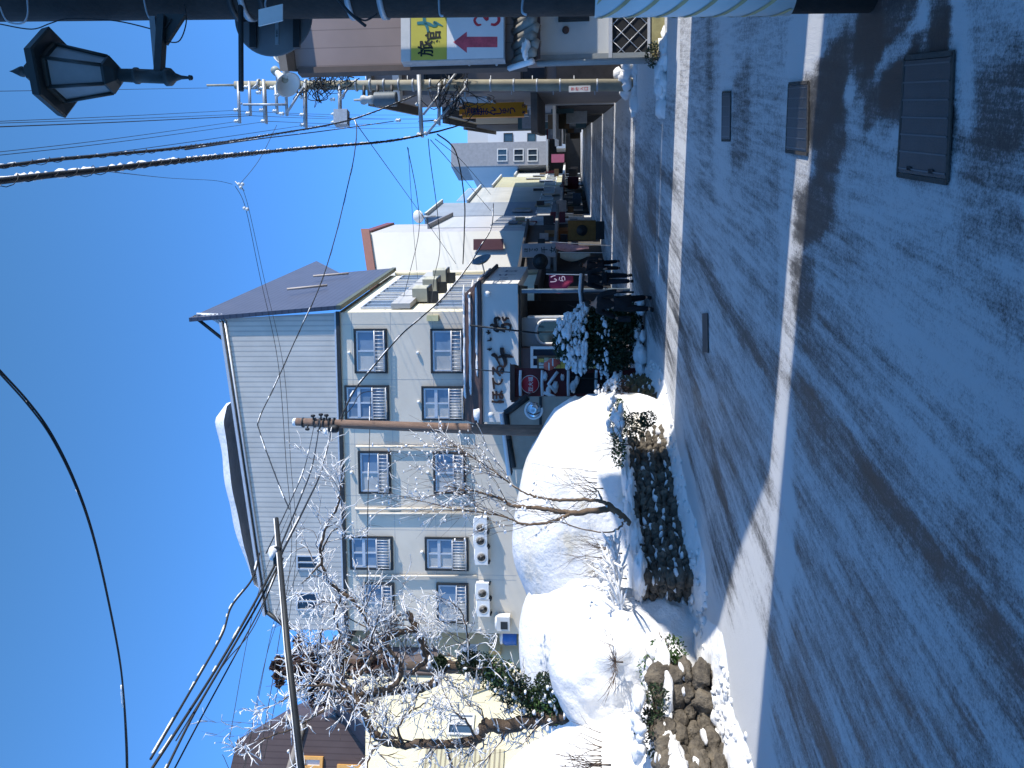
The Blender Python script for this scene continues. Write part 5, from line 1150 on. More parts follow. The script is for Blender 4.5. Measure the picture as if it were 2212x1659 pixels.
t = thing('shop_clock_sign', "round dark hanging sign in front of the shops past the entrance", 'sign', P(1167, 565, 32)); m = MB(); m.lathe(P(1167, 565, 32), [(.29, -.03), (.31, 0), (.29, .03)], DARK, 24, (0, -1, 0)); m.build('disc', t)
m = MB(); m.lathe(P(1167, 565, 32)+Vector((0, -.06, 0)), [(.17, 0), (.18, .01)], mat('sign_dark_teal', (.05, .07, .08)), 24, (0, -1, 0)); m.build('ring', t)
# satellite dish beside the hotel and the white dish on the roof
t = thing('satellite_dish', "dark satellite dish seen from behind on the hotel's street wall", 'satellite dish', P(1040, 562, 33)); m = MB(); c = P(1040, 562, 33)
m.lathe(c, [(.02, -.12), (.25, -.08), (.42, .04), (.40, .05), (.2, -.03)], mat('dish_grey', (.10, .12, .13), .5), 20, (.8, -.5, .3)); m.build('dish', t); m = MB(); m.tube([c, c+Vector((-.5, .3, -.1))], .03, STEEL, 6); m.build('arm', t)
c = P(904, 468, 56); t = thing('roof_antenna_dome', "small white dish on top of the roof line beyond the hotel", 'satellite dish', c); m = MB(); m.lathe(c, [(.1, -.1), (.45, 0), (.35, .15)], WHITE, 16, (-.3, -.8, .4)); m.build('dish', t); m = MB(); m.tube([c, c-Vector((0, 0, 1.2))], .06, STEEL, 6); m.build('mast', t)

# ---------------- houses beside and behind the camera on the right, unseen, shaped so their shadows lie over the road
TG = lambda x, y: Vector((x, y, 0))
def house(label, y0, y1, h, ridge, wallm, x0=8.0, dep=9, prof=None):
    """plot running back from the street at a slight angle"""
    dn = Vector((math.cos(SUN_AZ), -math.sin(SUN_AZ), 0)); A = Vector((x0, y1, 0)); B = Vector((x0, y0, 0))
    t = thing('roadside_house', label, 'house', B); m = MB()
    if prof:
        tp = [Vector((x0, y, z)) for y, z in prof]; m.prism([A, B]+tp, dn*dep, wallm); m.build('wall', t)
        for p, q in zip(tp[:-1], tp[1:]): rf = MB(); rf.prism([p-dn*.2+Vector((0, 0, .01)), q-dn*.2+Vector((0, 0, .01)), q-dn*.2+Vector((0, 0, .1)), p-dn*.2+Vector((0, 0, .1))], dn*(dep+.3), mat('roof_dark', (.06, .06, .065))); rf.build('roof', t)
        f_ = Face(A, B)
        for u in (1.5, 5): window(t, f_, u-.7, u+.7, 1, 2.2, GLASSD, ALU, .06, .08, 1)
        return t
    m.prism([A, B, B+Vector((0, 0, h)), A+Vector((0, 0, h))], dn*dep, wallm); m.build('wall', t)
    m = MB(); md = (A+B)/2-dn*.3
    m.prism([A-dn*.3+Vector((0, 0, h+.01)), B-dn*.3+Vector((0, 0, h+.01)), md+Vector((0, 0, h+ridge))], dn*(dep+.6), mat('roof_dark', (.06, .06, .065))); m.build('roof', t)
    f_ = Face(A, B)
    for u in (.25, .7):
        for z in (1.0, 3.4):
            if z+1.3 < h: window(t, f_, f_.W*u-.7, f_.W*u+.7, z, z+1.2, GLASSD, ALU, .06, .08, 1)
    return t
TS = math.tan(SUN_AZ)
def yb_(d, x=0.0): return d-(8.0-x)*TS
house("grey rendered house on the right behind the camera", -26, yb_(6.98), 8.5, 1.0, GREYW)
house("low grey house on the right between camera and sign-board house", yb_(7.42), yb_(14.55), 3.7, 0, PALE, prof=[(yb_(7.42), 3.6), (yb_(9.5, -2.5), 4.1), (yb_(12.0, -2.8), 5.6), (yb_(14.55), 5.3)])  # roof profile drawn to shape its shadow on road and stone wall
house("unseen two-storey block added beside the sign-board house to shade the road", yb_(16.5), yb_(16.5)+1.8, 6.6, .5, PINK, 7.95, 5)  # added block that bounds the far sunlit strip and shades the sign wall

# ================================================================ NEAR POLE, LANTERN, ROUND SIGN
nb = Vector((0, 0, 0)); pd = 5.1
pt = [P(1866, -42, pd), P(1200, -36, pd), P(600, -24, pd), P(-200, -10, pd)]
for q_ in pt: q_.y = pd
np_ = thing('near_utility_pole', "dark utility pole at the right edge with a white and yellow striped guard", 'utility pole', (pt[0].x, pd, 0))
pt[0].z = -.05; ax = (pt[-1]-pt[0]).normalized()
def on(v): # axis point of the pole at picture height v
    z = P(v, 0, pd).z; k = (z-pt[0].z)/(pt[-1].z-pt[0].z); return pt[0].lerp(pt[-1], k)
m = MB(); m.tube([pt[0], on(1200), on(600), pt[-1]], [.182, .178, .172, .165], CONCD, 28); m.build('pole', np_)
m = MB(); m.tube([on(1712), on(1286)], [.192, .188], mat('guard_white', (.58, .58, .56), .6, .08, 2), 28); g_ = m.build('striped_guard', np_)
m = MB(); za, zb = on(1712).z, on(1286).z; YW = mat('guard_yellow', (.42, .32, .16), .6, .2, 8)
for s in range(14):
    vs = []; n = 16; z0 = za-.5+s*.175
    for i in range(n+1):
        an = math.pi*.35+math.pi*1.3*i/n; zc = z0+.75*i/n
        for dz in (0, .032):
            z = min(zb-.005, max(za+.005, zc+dz)); k = (z-pt[0].z)/(pt[-1].z-pt[0].z); c = pt[0].lerp(pt[-1], k)
            vs.append(c+Vector((math.cos(an), math.sin(an)*-1 if False else -math.sin(an-math.pi*.5)*0-math.sin(an), 0))*.196)
    fs = [(2*i, 2*i+1, 2*i+3, 2*i+2) for i in range(n) if abs(vs[2*i].z-vs[2*i+1].z) > .004]
    if fs: m.add(vs, fs, YW)
x = m.build('yellow_stripes', np_); x.parent = g_
m = MB()
for v in (512, 536, 578, 760, 828): c = on(v); m.lathe(c-Vector((0, 0, .02)), [(.172, 0), (.186, 0), (.186, .035), (.172, .035)], STEEL if v in (828, 760, 536) else DARK, 28)
m.build('strap', np_)
m = MB(); E_ = lambda v, b, d=pd-.2: P(v, b, d)
m.tube(spline([E_(0, 15), E_(15, 45), E_(48, 50), E_(60, 30), E_(58, -10)]), .006, STEEL, 5)
m.tube(spline([E_(575, -5), E_(573, 12), E_(578, 26)]), .006, STEEL, 5)
m.tube(spline([E_(1130, -5), E_(1128, 25), E_(1138, 32)]), .008, STEEL, 5); m.tube(spline([E_(948, -5), E_(950, 30), E_(958, 34)]), .007, STEEL, 5)
m.tube(spline([E_(310, -5), E_(318, 30), E_(328, 45)]), .006, STEEL, 5)
m.tube(spline([E_(727, -5), E_(750, 22), E_(770, 40), E_(790, 56)]), .010, RUBBER, 5); m.tube(spline([E_(770, 36), E_(790, 44), E_(815, 30)]), .006, RUBBER, 5)
m.tube(spline([E_(370, 40), E_(350, 80), E_(385, 90), E_(402, 50), E_(398, 10)]), .004, RUBBER, 5); m.tube(spline([E_(0, 52), E_(68, 63), E_(110, 50), E_(150, 40), E_(250, 45), E_(340, 66)]), .004, RUBBER, 4)
m.build('loose_wires', np_)
m = MB(); m.box(P(585, 33, pd-.21), (.05, 0, 0), (0, .005, 0), (-.015, 0, .075), OFFW); m.build('number_plate', np_)
m = MB(); m.tube([P(520, -20, pd-.1), P(521, 196, pd-.1)], .017, DARK, 8); m.build('rod', np_)
# round sign seen from the back
rs = thing('round_road_sign', "round road sign seen from its grey back on the near pole", 'road sign', P(700, 36, 5.38)); c = P(591, 36, 5.4)
BACK = mat('sign_back_grey', (.13, .135, .14), .5, .1, 6)
m = MB(); m.lathe(c, [(.262, -.01), (.268, 0), (.262, .01)], BACK, 48, (0, -1, 0)); m.build('plate', rs)
m = MB()
for v in (547, 641): cc = P(v, 55, 5.37); m.box(cc+Vector((-.02, .0, 0)), (.13, 0, 0), (0, .012, 0), (0, 0, .022), DARK)
m.build('rail', rs)
m = MB(); cc = P(598, 72, 5.385); m.box(cc, (.075, 0, 0), (0, .002, 0), (0, 0, .012), mat('sticker_grey', (.25, .30, .33), .5)); m.build('sticker', rs)
m = MB(); text_into(m, '草津町', P(598, 72, 5.381), (1, 0, 0), (0, 0, 1), .016, INKB, .001); m.build('lettering', rs)

# lantern on its arm
ld = 4.9
lt = thing('street_lantern', "black hexagonal street lantern on a bracket arm from the near pole", 'street lamp', P(415, 168, ld))
A0, A1 = P(23, 154, ld), P(415, 168, ld); la = (A0-A1).normalized()
GRN = mat('lantern_green_black', (.022, .028, .028), .45, .25, 9)
def lz(v): return A1.lerp(A0, (415-v)/(415-23))
def ring(v, hw): return ((hw*px(ld)), (lz(v)-A1).dot(la))
m = MB(); m.lathe(A1, [ring(v, h) for v, h in ((62, 6), (66, 24), (78, 27), (88, 34), (90, 46), (108, 92), (125, 97), (128, 92), (126, 60))][::-1], GRN, 6, la, (1, .2, 0), False); m.build('hood', lt)
m = MB(); m.lathe(A1, [ring(v, h) for v, h in ((20, .3), (28, 3), (45, 11), (50, 12), (54, 6), (58, 10), (62, 11), (64, 3))][::-1], GRN, 12, la); m.build('finial', lt)
m = MB(); m.lathe(A1, [ring(v, h) for v, h in ((128, 58), (238, 36))][::-1], mat('milky_glass', (.17, .185, .19), .5, .12, 6), 6, la, (1, .2, 0), False); m.build('glass', lt)
r0_, h0_ = ring(126, 62); r1_, h1_ = ring(240, 39); az = la; a_ = Vector((1, .2, 0)); a_ = (a_-az*a_.dot(az)).normalized() if False else Vector((1, .2, 0)).normalized(); b__ = az.cross(a_); m = MB()
for j in range(6):
    an = 2*math.pi*(j+.5)/6; dd = a_*math.cos(an)+b__*math.sin(an); m.tube([A1+az*h0_+dd*r0_, A1+az*h1_+dd*r1_], .011, GRN, 6)
m.lathe(A1, [ring(240, 34), ring(238, 40), ring(244, 41), ring(258, 24), ring(262, 15)][::-1], GRN, 6, la, (1, .2, 0), False); m.lathe(A1, [ring(128, 56), ring(124, 66), ring(134, 64), ring(136, 56)][::-1], GRN, 6, la, (1, .2, 0), False); m.build('frame', lt)
m = MB(); m.lathe(A1, [ring(v, h) for v, h in ((256, 14), (292, 15), (294, 18), (300, 18), (303, 15), (357, 15), (360, 20), (370, 19), (380, 9), (392, 4.5), (407, 3), (409, 6), (415, 5), (417, 1))][::-1], GRN, 18, la); m.build('stem', lt)
m = MB(); m.box((P(334, 50, ld)+P(340, 150, ld))/2, (P(340, 150, ld)-P(331, 50, ld))/2*1.25, (0, .02, 0), (0, 0, .018), mat('arm_steel_grey', (.16, .18, .19), .5)); m.box((P(350, 40, ld)+P(345, 150, ld))/2, (P(345, 150, ld)-P(352, 30, ld))/2, (0, .03, 0), (0, 0, .022), GRN)
m.prism([P(358, 95, ld+.01), P(358, 30, ld+.01), P(400, 30, ld+.01)], Vector((0, .03, 0)), GRN); m.build('arm', lt)

# ================================================================ CONCRETE POLE
cd_ = 24.0; cb = P(1371, 184, cd_); cb.z = 0
cp = thing('concrete_utility_pole', "tall sunlit concrete utility pole carrying many steel cross-arms", 'utility pole', cb)
ct = P(508, 184, cd_); m = MB(); m.tube([cb, cb.lerp(ct, .5), ct], [.175, .155, .115], CONC, 18); m.tube([ct, P(447, 184.5, cd_)], .035, CONC, 8); m.build('pole', cp)
def arm(v0, b0, v1, b1, r=.045, d=cd_-.2, mt=STEEL): return ((v0, b0), (v1, b1), r, d, mt)
for (p, q, r, d, mt) in (arm(514, 176, 518, 266), arm(538, 176, 541, 250), arm(569, 172, 573, 265, .05), arm(595, 184, 599, 246), arm(617, 184, 620, 250), arm(658, 180, 659, 274, .055), arm(733, 182, 734, 258, .05),
                         arm(904, 154, 911, 294, .065), arm(949, 180, 948, 268, .05), arm(1005, 176, 1004, 214, .04)):
    m = MB(); a_, b_ = P(*p, d), P(*q, d); m.tube([a_, b_], r, mt, 6)
    if r > .045: m.tube([a_+Vector((0, .12, 0)), b_+Vector((0, .12, 0))], r*.7, mt, 6)
    m.build('cross_arm', cp)
m = MB()
for p, q in (((521, 224), (522, 224)), ((525, 226), (618, 226)), ((618, 247), (655, 188)), ((914, 248), (962, 188)), ((962, 188), (985, 158)), ((920, 292), (1005, 190)), ((734, 215), (752, 190)), ((545, 192), (556, 182))):
    m.tube([P(*p, cd_-.25), P(*q, cd_-.25)], .035, STEEL, 6)
m.build('brace', cp)
m = MB()
for v in (560, 662, 700, 770, 800, 830, 862, 893, 930, 962, 1010, 1060, 1110, 1160, 1210, 1290): m.lathe(P(v, 184, cd_)-Vector((0, 0, .025)), [(.14, 0), (.18, 0), (.18, .05), (.14, .05)], STEEL, 14)
for i in range(14): v = 1330-i*45; m.tube([P(v, 184, cd_)+Vector((-.28 if i % 2 else .28, 0, 0)), P(v, 184, cd_)], .012, STEEL, 5)
m.build('strap', cp)
INS = mat('porcelain', (.66, .66, .64), .3, .05)
m = MB()
for (v, b) in ((512, 238), (513, 262), (538, 245), (534, 188), (568, 190), (567, 238), (571, 262), (596, 240), (610, 246), (655, 210), (655, 248), (655, 270), (600, 205), (590, 190), (720, 215), (735, 240), (905, 225), (908, 290), (918, 288), (945, 262), (862, 260), (560, 200)):
    c = P(v, b, cd_-.2); m.lathe(c-Vector((0, 0, .05)), [(.03, 0), (.065, .04), (.03, .07), (.06, .11), (.02, .16)], INS, 8)
m.build('insulator', cp)
m = MB(); rv = random.Random(3)
for c0_, r_, n in (((700, 172), .45, 16), ((735, 178), .35, 9), ((960, 205), .5, 12), ((650, 190), .3, 7), ((1000, 215), .6, 10)):
    for i in range(n):
        c = P(*c0_, cd_-.25)+Vector((rv.gauss(0, r_*.5), 0, rv.gauss(0, r_*.4))); q = [c+Vector((rv.gauss(0, r_*.45), rv.gauss(0, .08), rv.gauss(0, r_*.4))) for _ in range(5)]; m.tube(spline(q, 5), rv.uniform(.008, .016), RUBBER, 4, False)
m.build('wire_tangle', cp)
tr = thing('pole_transformer', "grey ribbed transformer can hanging on the concrete pole", 'transformer', P(858, 214, cd_-.1)); c = P(857, 214, cd_-.2); TH = (858-808)*px(cd_)
m = MB(); m.lathe(c, [(.02, 0), (.20, 0), (.21, .03)]+[(.205+.012*(i % 2), .05+i*(TH-.1)/16) for i in range(17)]+[(.21, TH-.03), (.15, TH)], mat('transformer_grey', (.12, .14, .15), .5, .1, 8), 22); m.build('tank', tr)
m = MB(); m.lathe(c+Vector((0, 0, TH)), [(.12, 0), (.13, .1), (.1, .2), (.14, .3), (.12, .38), (.04, .42), (.03, .6)], mat('bushing_grey', (.40, .40, .38), .5), 14); m.build('bushing', tr)
m = MB()
for dz in (.15, TH-.1, TH+.3): m.tube([c+Vector((0, 0, dz)), c+Vector((.42, 0, dz))], .05, DARK, 6)
m.build('hanger', tr)
sb = thing('switch_box', "small grey switch box on the cross-arm beside the tangled wires", 'switch box', P(742, 258, cd_-.3)); c = P(738, 255, cd_-.3); m = MB(); m.box(c, (.22, 0, 0), (0, .15, 0), (0, 0, .20), STEEL); m.build('casing', sb); m = MB()
for dx in (-.12, .12): m.lathe(c+Vector((dx, 0, .2)), [(.04, 0), (.05, .05), (.02, .12)], INS, 8)
m.build('insulator', sb)
pl = MB(); c = P(1252, 192, cd_-.2); pl.box(c, (.09, 0, 0), (0, .01, 0), (0, 0, .31), mat('plate_white', (.5, .52, .54), .6)); po = pl.build('notice_plate', cp)
pl = MB()
for i, ch in enumerate('学校入口'): text_into(pl, ch, c+Vector((0, -.012, .2-.13*i)), (1, 0, 0), (0, 0, 1), .10, RED, .002, .01)
x = pl.build('lettering', cp); x.parent = po
for i, (v, b, d, ax_, lb, R_) in enumerate(((618, 141, 22, (.50, -.75, -.30), "upper horn loudspeaker facing the camera behind the round sign", .34), (612, 172, 22.2, (-.60, -.35, -.55), "lower horn loudspeaker pointing down the street from the concrete pole", .36))):
    t = thing('horn_speaker', lb, 'loudspeaker', P(v, b, d), 'horn loudspeakers on the concrete pole'); A_ = Vector(ax_).normalized(); c = P(v, b, d)-A_*.15
    m = MB(); m.lathe(c, [(.08, -.25), (.09, -.1), (.11, .0), (.16, .15), (.25, .28), (R_, .42), (R_+.01, .43), (R_-.03, .42), (.2, .24), (.1, .05), (.02, .04)], mat('speaker_white', (.62, .62, .60), .5, .05), 26, A_); m.build('horn', t)
    m = MB(); m.lathe(c, [(.09, -.42), (.12, -.38), (.12, -.25), (.07, -.22)], mat('speaker_green_grey', (.30, .32, .28), .5), 16, A_); m.build('driver', t); m = MB(); m.tube([c-A_*.3, P(600, 184, cd_)], .03, STEEL, 6); m.build('bracket', t)
sn = MB()
for i in range(16): sn.blob(cb+Vector((rv.gauss(-.1, .35), rv.gauss(-.3, .3), .02)), (rv.uniform(.12, .3), rv.uniform(.12, .25), rv.uniform(.06, .16)), SNOW, 2, .3, 1.6, None, i)
for i in range(10): sn.blob(cb+Vector((.35+rv.gauss(0, .2), rv.gauss(0, .2), .2+.25*abs(rv.gauss(0, .5)))), (.2, .2, .16), SNOW, 2, .3, 1.6, None, i+20)
tag(sn.build('snow_heap', base=cb), "lumpy snow heaped at the foot of the concrete pole", 'snow heap')
sn = MB(); c = G(1438, 190)
for i in range(26): sn.blob(c+Vector((rv.gauss(.3, .45), rv.gauss(.25, .2), .02)), (rv.uniform(.15, .35), rv.uniform(.15, .3), rv.uniform(.06, .15)), SNOW, 2, .3, 1.6, None, i)
tag(sn.build('snow_heap', base=c), "snow heap at the corner of the sign-board house", 'snow heap')

# ================================================================ LEFT ARM AND WIRES
la_ = thing('support_arm', "long dark snow-dusted support arm reaching in from the left edge", 'bracket arm', P(655, 1700, 7.4)); a_, b_ = P(597, 1120, 9.6), P(662, 1760, 7.3)
m = MB(); m.tube([a_, a_.lerp(b_, .5)+Vector((0, 0, .02)), b_], [.026, .034, .036], DARK, 10); m.build('arm', la_); m = MB(); m.tube([a_+Vector((0, -.01, .022)), a_.lerp(b_, .5)+Vector((0, -.01, .045)), b_+Vector((0, -.01, .03))], [.010, .012, .012], SNOW, 6); m.blob(P(592, 1193, 9.3), (.09, .08, .06), SNOW, 3, .12); m.build('snow', la_)
m = MB(); m.box(P(600, 1200, 9.3), (.11, 0, 0), (0, .05, 0), (0, 0, .035), DARK); m.tube([P(607, 1212, 9.25), P(594, 1180, 9.35)], .03, DARK, 8); m.build('clamp', la_)

def H(v, b, z):            # point on the ray at height z
    return G(v, b, z)
NW = [0]
def wire(label, pts, r, snow=0, group='overhead wires', cat='wire', coil=0, mt=RUBBER, name='overhead_wire', sub=10):
    sp = spline([Vector(p) for p in pts], sub); m = MB(); m.tube(sp, r, mt, 5 if r < .02 else 8, True)
    o = m.build(name, base=sp[0]); tag(o, label, cat, group); rnd = random.Random(NW[0]); NW[0] += 1
    if coil:
        L = [0]
        for i in range(1, len(sp)): L.append(L[-1]+(sp[i]-sp[i-1]).length)
        m = MB(); n = int(L[-1]*coil); q = []; k = 0
        for i in range(n*8):
            s = L[-1]*i/(n*8)
            while k < len(L)-2 and L[k+1] < s: k += 1
            c = sp[k].lerp(sp[k+1], (s-L[k])/max(1e-6, L[k+1]-L[k])); an = i*math.pi/4; rr = r*1.3*(1+.9*noise.noise(Vector((s*1.7, NW[0], 0))))
            q.append(c+Vector((math.cos(an)*rr, 0, math.sin(an)*rr-r*.4)))
        m.tube(q, min(.004, r*.2), mt, 4, False); x = m.build('spiral_wrap', None, o['_b']); x.parent = o; x.location = (0, 0, 0)
    if snow:
        m = MB(); i = 0
        while i < len(sp)-2:
            if rnd.random() < snow:
                n = rnd.randint(1, 4); seg = []
                j = min(len(sp)-1, i+n); st_ = int(max(2, (sp[j]-sp[i]).length/ (max(r, .02)*2.2)))
                for k in range(st_+1):
                    t = k/st_; c = sp[i].lerp(sp[j], t) if n == 1 else sp[min(len(sp)-1, i+int(t*n))].lerp(sp[min(len(sp)-1, i+int(t*n)+1)], t*n-int(t*n)); seg.append(c+Vector((0, 0, max(r, .012)*1.0)))
                m.tube(seg, [max(r, .012)*rnd.uniform(.55, 1.25)*(1.35 if snow > .7 else 1) for _ in seg], SNOW, 5); i = j
            i += 1
        if m.v: x = m.build('snow', None, o['_b']); x.parent = o; x.location = (0, 0, 0)
    return o
C = cd_-.2
wire("thick coiled cable dusted with snow, the lowest at the upper left", [H(-60, 396, 6.0), H(0, 391, 6.02), H(110, 378, 6.0), H(210, 368, 6.0), H(410, 345, 6.1), P(640, 322, 16), P(830, 306, 21.5), P(912, 292, C)], .026, .95, coil=4, name='coiled_cable', cat='cable', sub=14)
wire("coiled cable just above the lowest thick one", [H(-60, 365, 6.5), H(0, 360, 6.5), H(120, 345, 6.5), H(250, 333, 6.5), H(400, 318, 6.6), P(560, 295, 15), P(760, 258, 21), P(900, 205, C)], .018, .35, coil=4, name='coiled_cable', cat='cable', sub=14)
wire("thin twisted cable with snow flecks beside the second coiled cable", [H(400, 323, 6.5), P(560, 300, 14.5), P(700, 283, 19), P(850, 262, 23)], .011, .5)
for i, (b0, v1, b1, z, lb) in enumerate(((197, 450, 190, 10.8, "thin top wire ending at the rod of the concrete pole"), (262, 515, 238, 11.2, "overhead wire passing beneath the lantern to the top cross-arm"), (266, 538, 246, 10.6, "overhead wire second below the lantern"), (274, 541, 250, 10.6, "slightly thicker overhead wire third below the lantern"),
                                    (328, 515, 262, 11.1, "long overhead wire converging on the end of the top cross-arm"), (335, 571, 263, 10.4, "long overhead wire converging on the third cross-arm"), (357, 655, 271, 9.0, "thin wire running between the two coiled cables"))):
    e = P(v1, b1, C); wire(lb, [H(-50, b0+2, e.z-.1), H(0, b0, e.z-.25), H(v1*.5, b0+(b1-b0)*.45, e.z-.45), e], .006+.004*(i == 3))
for i, (b0, v0, v1, b1, lb) in enumerate(((250, 541, 1000, 255, "wire dropping down the street from the second cross-arm"), (262, 573, 1010, 262, "wire dropping down the street from the third cross-arm"), (248, 620, 1020, 258, "wire dropping down the street from the fifth cross-arm"), (272, 660, 1030, 268, "wire dropping down the street from the long cross-arm"), (240, 518, 995, 248, "wire dropping down the street from the top cross-arm"))):
    wire(lb, [P(v0, b0, C), P(v0+(v1-v0)*.55, b0+(b1-b0)*.3+6, 42), P(v1, b1, 84)], .008)
wire("dark cable leaving the concrete pole for the far street past the orange sign", [P(915, 290, C), P(960, 280, 30), P(1010, 262, 40), P(1065, 228, 60)], .03, 0, cat='cable'); wire("second cable leaving the concrete pole above the orange sign", [P(905, 262, C), P(950, 258, 28), P(985, 245, 36), P(1040, 225, 60)], .02)
wire("twisted service cable crossing the gable toward the wooden pole top", [P(735, 258, C), P(768, 262, C-.3), P(766, 330, 23), P(748, 415, 23), P(722, 520, 22.5), P(690, 620, 22), P(640, 730, 21.5), P(595, 830, 21), P(560, 905, 20.5), P(562, 935, 20.2), P(600, 1040, 18), P(625, 1100, 16)], .014, .08, coil=1.2)
wire("thin straight wire slanting from the wire post to the tower", [P(770, 268, 23), P(915, 470, 40), P(985, 570, 42)], .012)
wire("wire hanging from the coiled cable toward the hotel street wall", [P(880, 318, 22.5), P(900, 420, 26), P(905, 500, 29), P(885, 590, 32), P(872, 640, 32)], .012)
wire("thin wire curving from the coiled cable beside the tower", [P(882, 320, 22.5), P(888, 420, 26), P(895, 520, 31), P(902, 600, 34)], .008)
wire("service wire dropping from the big cross-arm past the tower", [P(925, 300, C), P(930, 350, 25), P(945, 460, 28), P(950, 540, 30), P(938, 600, 32), P(932, 655, 31.5)], .013)
wire("thick dark service wire with a black splice beside the maroon sign", [P(945, 290, C), P(985, 330, 26), P(1003, 430, 29), P(1003, 500, 31), P(1000, 570, 33)], .022)
wire("wire sloping from the big cross-arm down to the far shops", [P(930, 302, C), P(985, 365, 30), P(1030, 420, 38), P(1060, 455, 44)], .012); wire("second wire sloping from the big cross-arm to the far shops", [P(940, 300, C), P(1000, 350, 32), P(1060, 420, 50)], .012)
wire("snowy sagging cable running from the far shops across the hotel corner", [P(1066, 440, 44), P(1062, 490, 38), P(1040, 530, 35), P(1012, 575, 33), P(960, 640, 29.5), P(905, 690, 27), P(865, 725, 25.5), P(800, 800, 23), P(765, 845, 21.5), P(735, 905, 20.2)], .022, .22, cat='cable')
wire("thin wires crossing the hotel gable from the far insulators, upper one", [P(508, 402, 19), P(530, 448, 19), P(560, 590, 19), P(600, 780, 18.5), P(618, 1000, 18), P(630, 1180, 17), P(600, 1400, 15), P(560, 1640, 13)], .007)
wire("thin wires crossing the hotel gable from the far insulators, lower one", [P(522, 402, 19), P(537, 450, 19), P(570, 600, 19), P(612, 790, 18.5), P(628, 1000, 18), P(640, 1180, 17), P(615, 1400, 15), P(570, 1640, 13)], .006)
wire("faint wire running from the cable insulators up to the floating spacer", [P(598, 270, 20), P(560, 345, 19.5), P(518, 398, 19)], .006); wire("faint wire linking the coiled cable and the floating spacer", [H(210, 368, 6.2), P(370, 385, 17), P(463, 390, 18.6), P(502, 398, 19)], .005)
t = thing('wire_spacer', "white wire spacer with insulators hanging in the open sky", 'insulator', P(520, 400, 19)); m = MB()
for v, b in ((516, 398), (524, 398), (520, 405), (528, 450), (534, 452)): m.blob(P(v, b, 19), (.045, .04, .04), INS, 2, .1)
m.build('insulator', t); m = MB(); m.tube([P(508, 392, 19), P(527, 412, 19)], .015, STEEL, 5); m.build('bar', t)
wire("black cable curving down the far left of the sky, thicker strand", [H(-40, 755, 6.3), H(0, 800, 6.3), H(60, 866, 6.25), H(110, 935, 6.15), H(160, 1035, 6.0), H(200, 1150, 5.95), H(235, 1300, 5.95), H(262, 1450, 6.0), H(272, 1600, 6.1), H(274, 1720, 6.2)], .009, .12)
wire("second black strand twisted with the curving far left cable", [H(-40, 762, 6.3), H(0, 807, 6.3), H(60, 874, 6.25), H(110, 943, 6.15), H(160, 1042, 6.0), H(200, 1156, 5.95), H(235, 1304, 5.95), H(262, 1452, 6.0), H(274, 1600, 6.1), H(276, 1720, 6.2)], .008)
AB = P(600, 1205, 9.3)
for i, (pts, r, lb) in enumerate((([(597, 1215, 9.3), (540, 1320, 8.6), (470, 1440, 8.0), (400, 1550, 7.4), (322, 1670, 6.9)], .014, "thick cable leaving the arm clamp toward the lower left edge"), ([(605, 1212, 9.3), (560, 1300, 8.8), (490, 1420, 8.1), (420, 1540, 7.5), (355, 1670, 7.0)], .012, "second thick cable below the first from the arm clamp"),
                                  ([(612, 1205, 9.3), (570, 1300, 8.9), (500, 1430, 8.2), (435, 1550, 7.6), (372, 1670, 7.1)], .008, "third cable from the arm clamp"), ([(560, 1195, 9.8), (545, 1250, 9.3), (500, 1310, 8.9), (480, 1370, 8.5), (430, 1460, 8.0), (325, 1640, 7.0)], .012, "snowy twisted cable curling above the arm clamp"),
                                  ([(640, 1110, 16), (560, 1330, 13), (480, 1440, 11), (380, 1600, 9)], .008, "thin wire below the bundled cables"))):
    wire(lb, [P(*q) for q in pts], r, .35 if 'snowy' in lb else .05)
for i, (p, q, r, lb) in enumerate(((( 600, 1195, 9.3), (692, 905, 19.8), .012, "cable from the arm clamp to the upper insulator of the wooden pole"), ((606, 1200, 9.3), (718, 922, 19.8), .014, "cable from the arm clamp to the box on the wooden pole"), ((575, 1195, 9.5), (680, 912, 19.8), .008, "thin cable from the arm clamp to the wooden pole"))):
    a_, b_ = P(*p), P(*q); mid = a_.lerp(b_, .5)-Vector((0, 0, .12)); wire(lb, [a_, a_.lerp(b_, .25)-Vector((0, 0, .08)), mid, b_], r, .1)
wire("long thin horizontal wire crossing the hotel's upper windows", [P(800, 860, 22), P(797, 1000, 20), P(794, 1120, 18), P(793, 1260, 16), P(790, 1420, 14.5)], .010, .1)
wire("wire looping from the wooden pole across to the hotel windows", [P(735, 905, 19.9), P(760, 880, 21), P(780, 850, 23), P(812, 845, 26)], .012)
for i, (v, b, lb) in enumerate(((535, 1340, "faint wire high above the yellow building, leftmost"), (560, 1450, "faint wire above the yellow building, next one"))): wire(lb, [P(v+90, b-230, 20), P(v+20, b-50, 17), P(v-40, b+260, 14)], .006)
wire("spacer wire over the brown-roofed building", [P(480, 1630, 15), P(525, 1660, 15), P(590, 1350, 17), P(640, 1200, 18)], .006)
# thin leaning poles in front of the entrance sign
for (p, q, d, r, lb) in (((1015, 703, 25), (1165, 720, 25), 25, .03, "thin dark pole leaning in front of the hotel sign near the big letters"), ((1020, 798, 24), (1330, 822, 22), 24, .018, "thin wire stay in front of the red stall")):
    m = MB(); m.tube([P(*p), P(*q)], r, DARK, 6); tag(m.build('thin_pole', base=P(*q)), lb, 'pole')

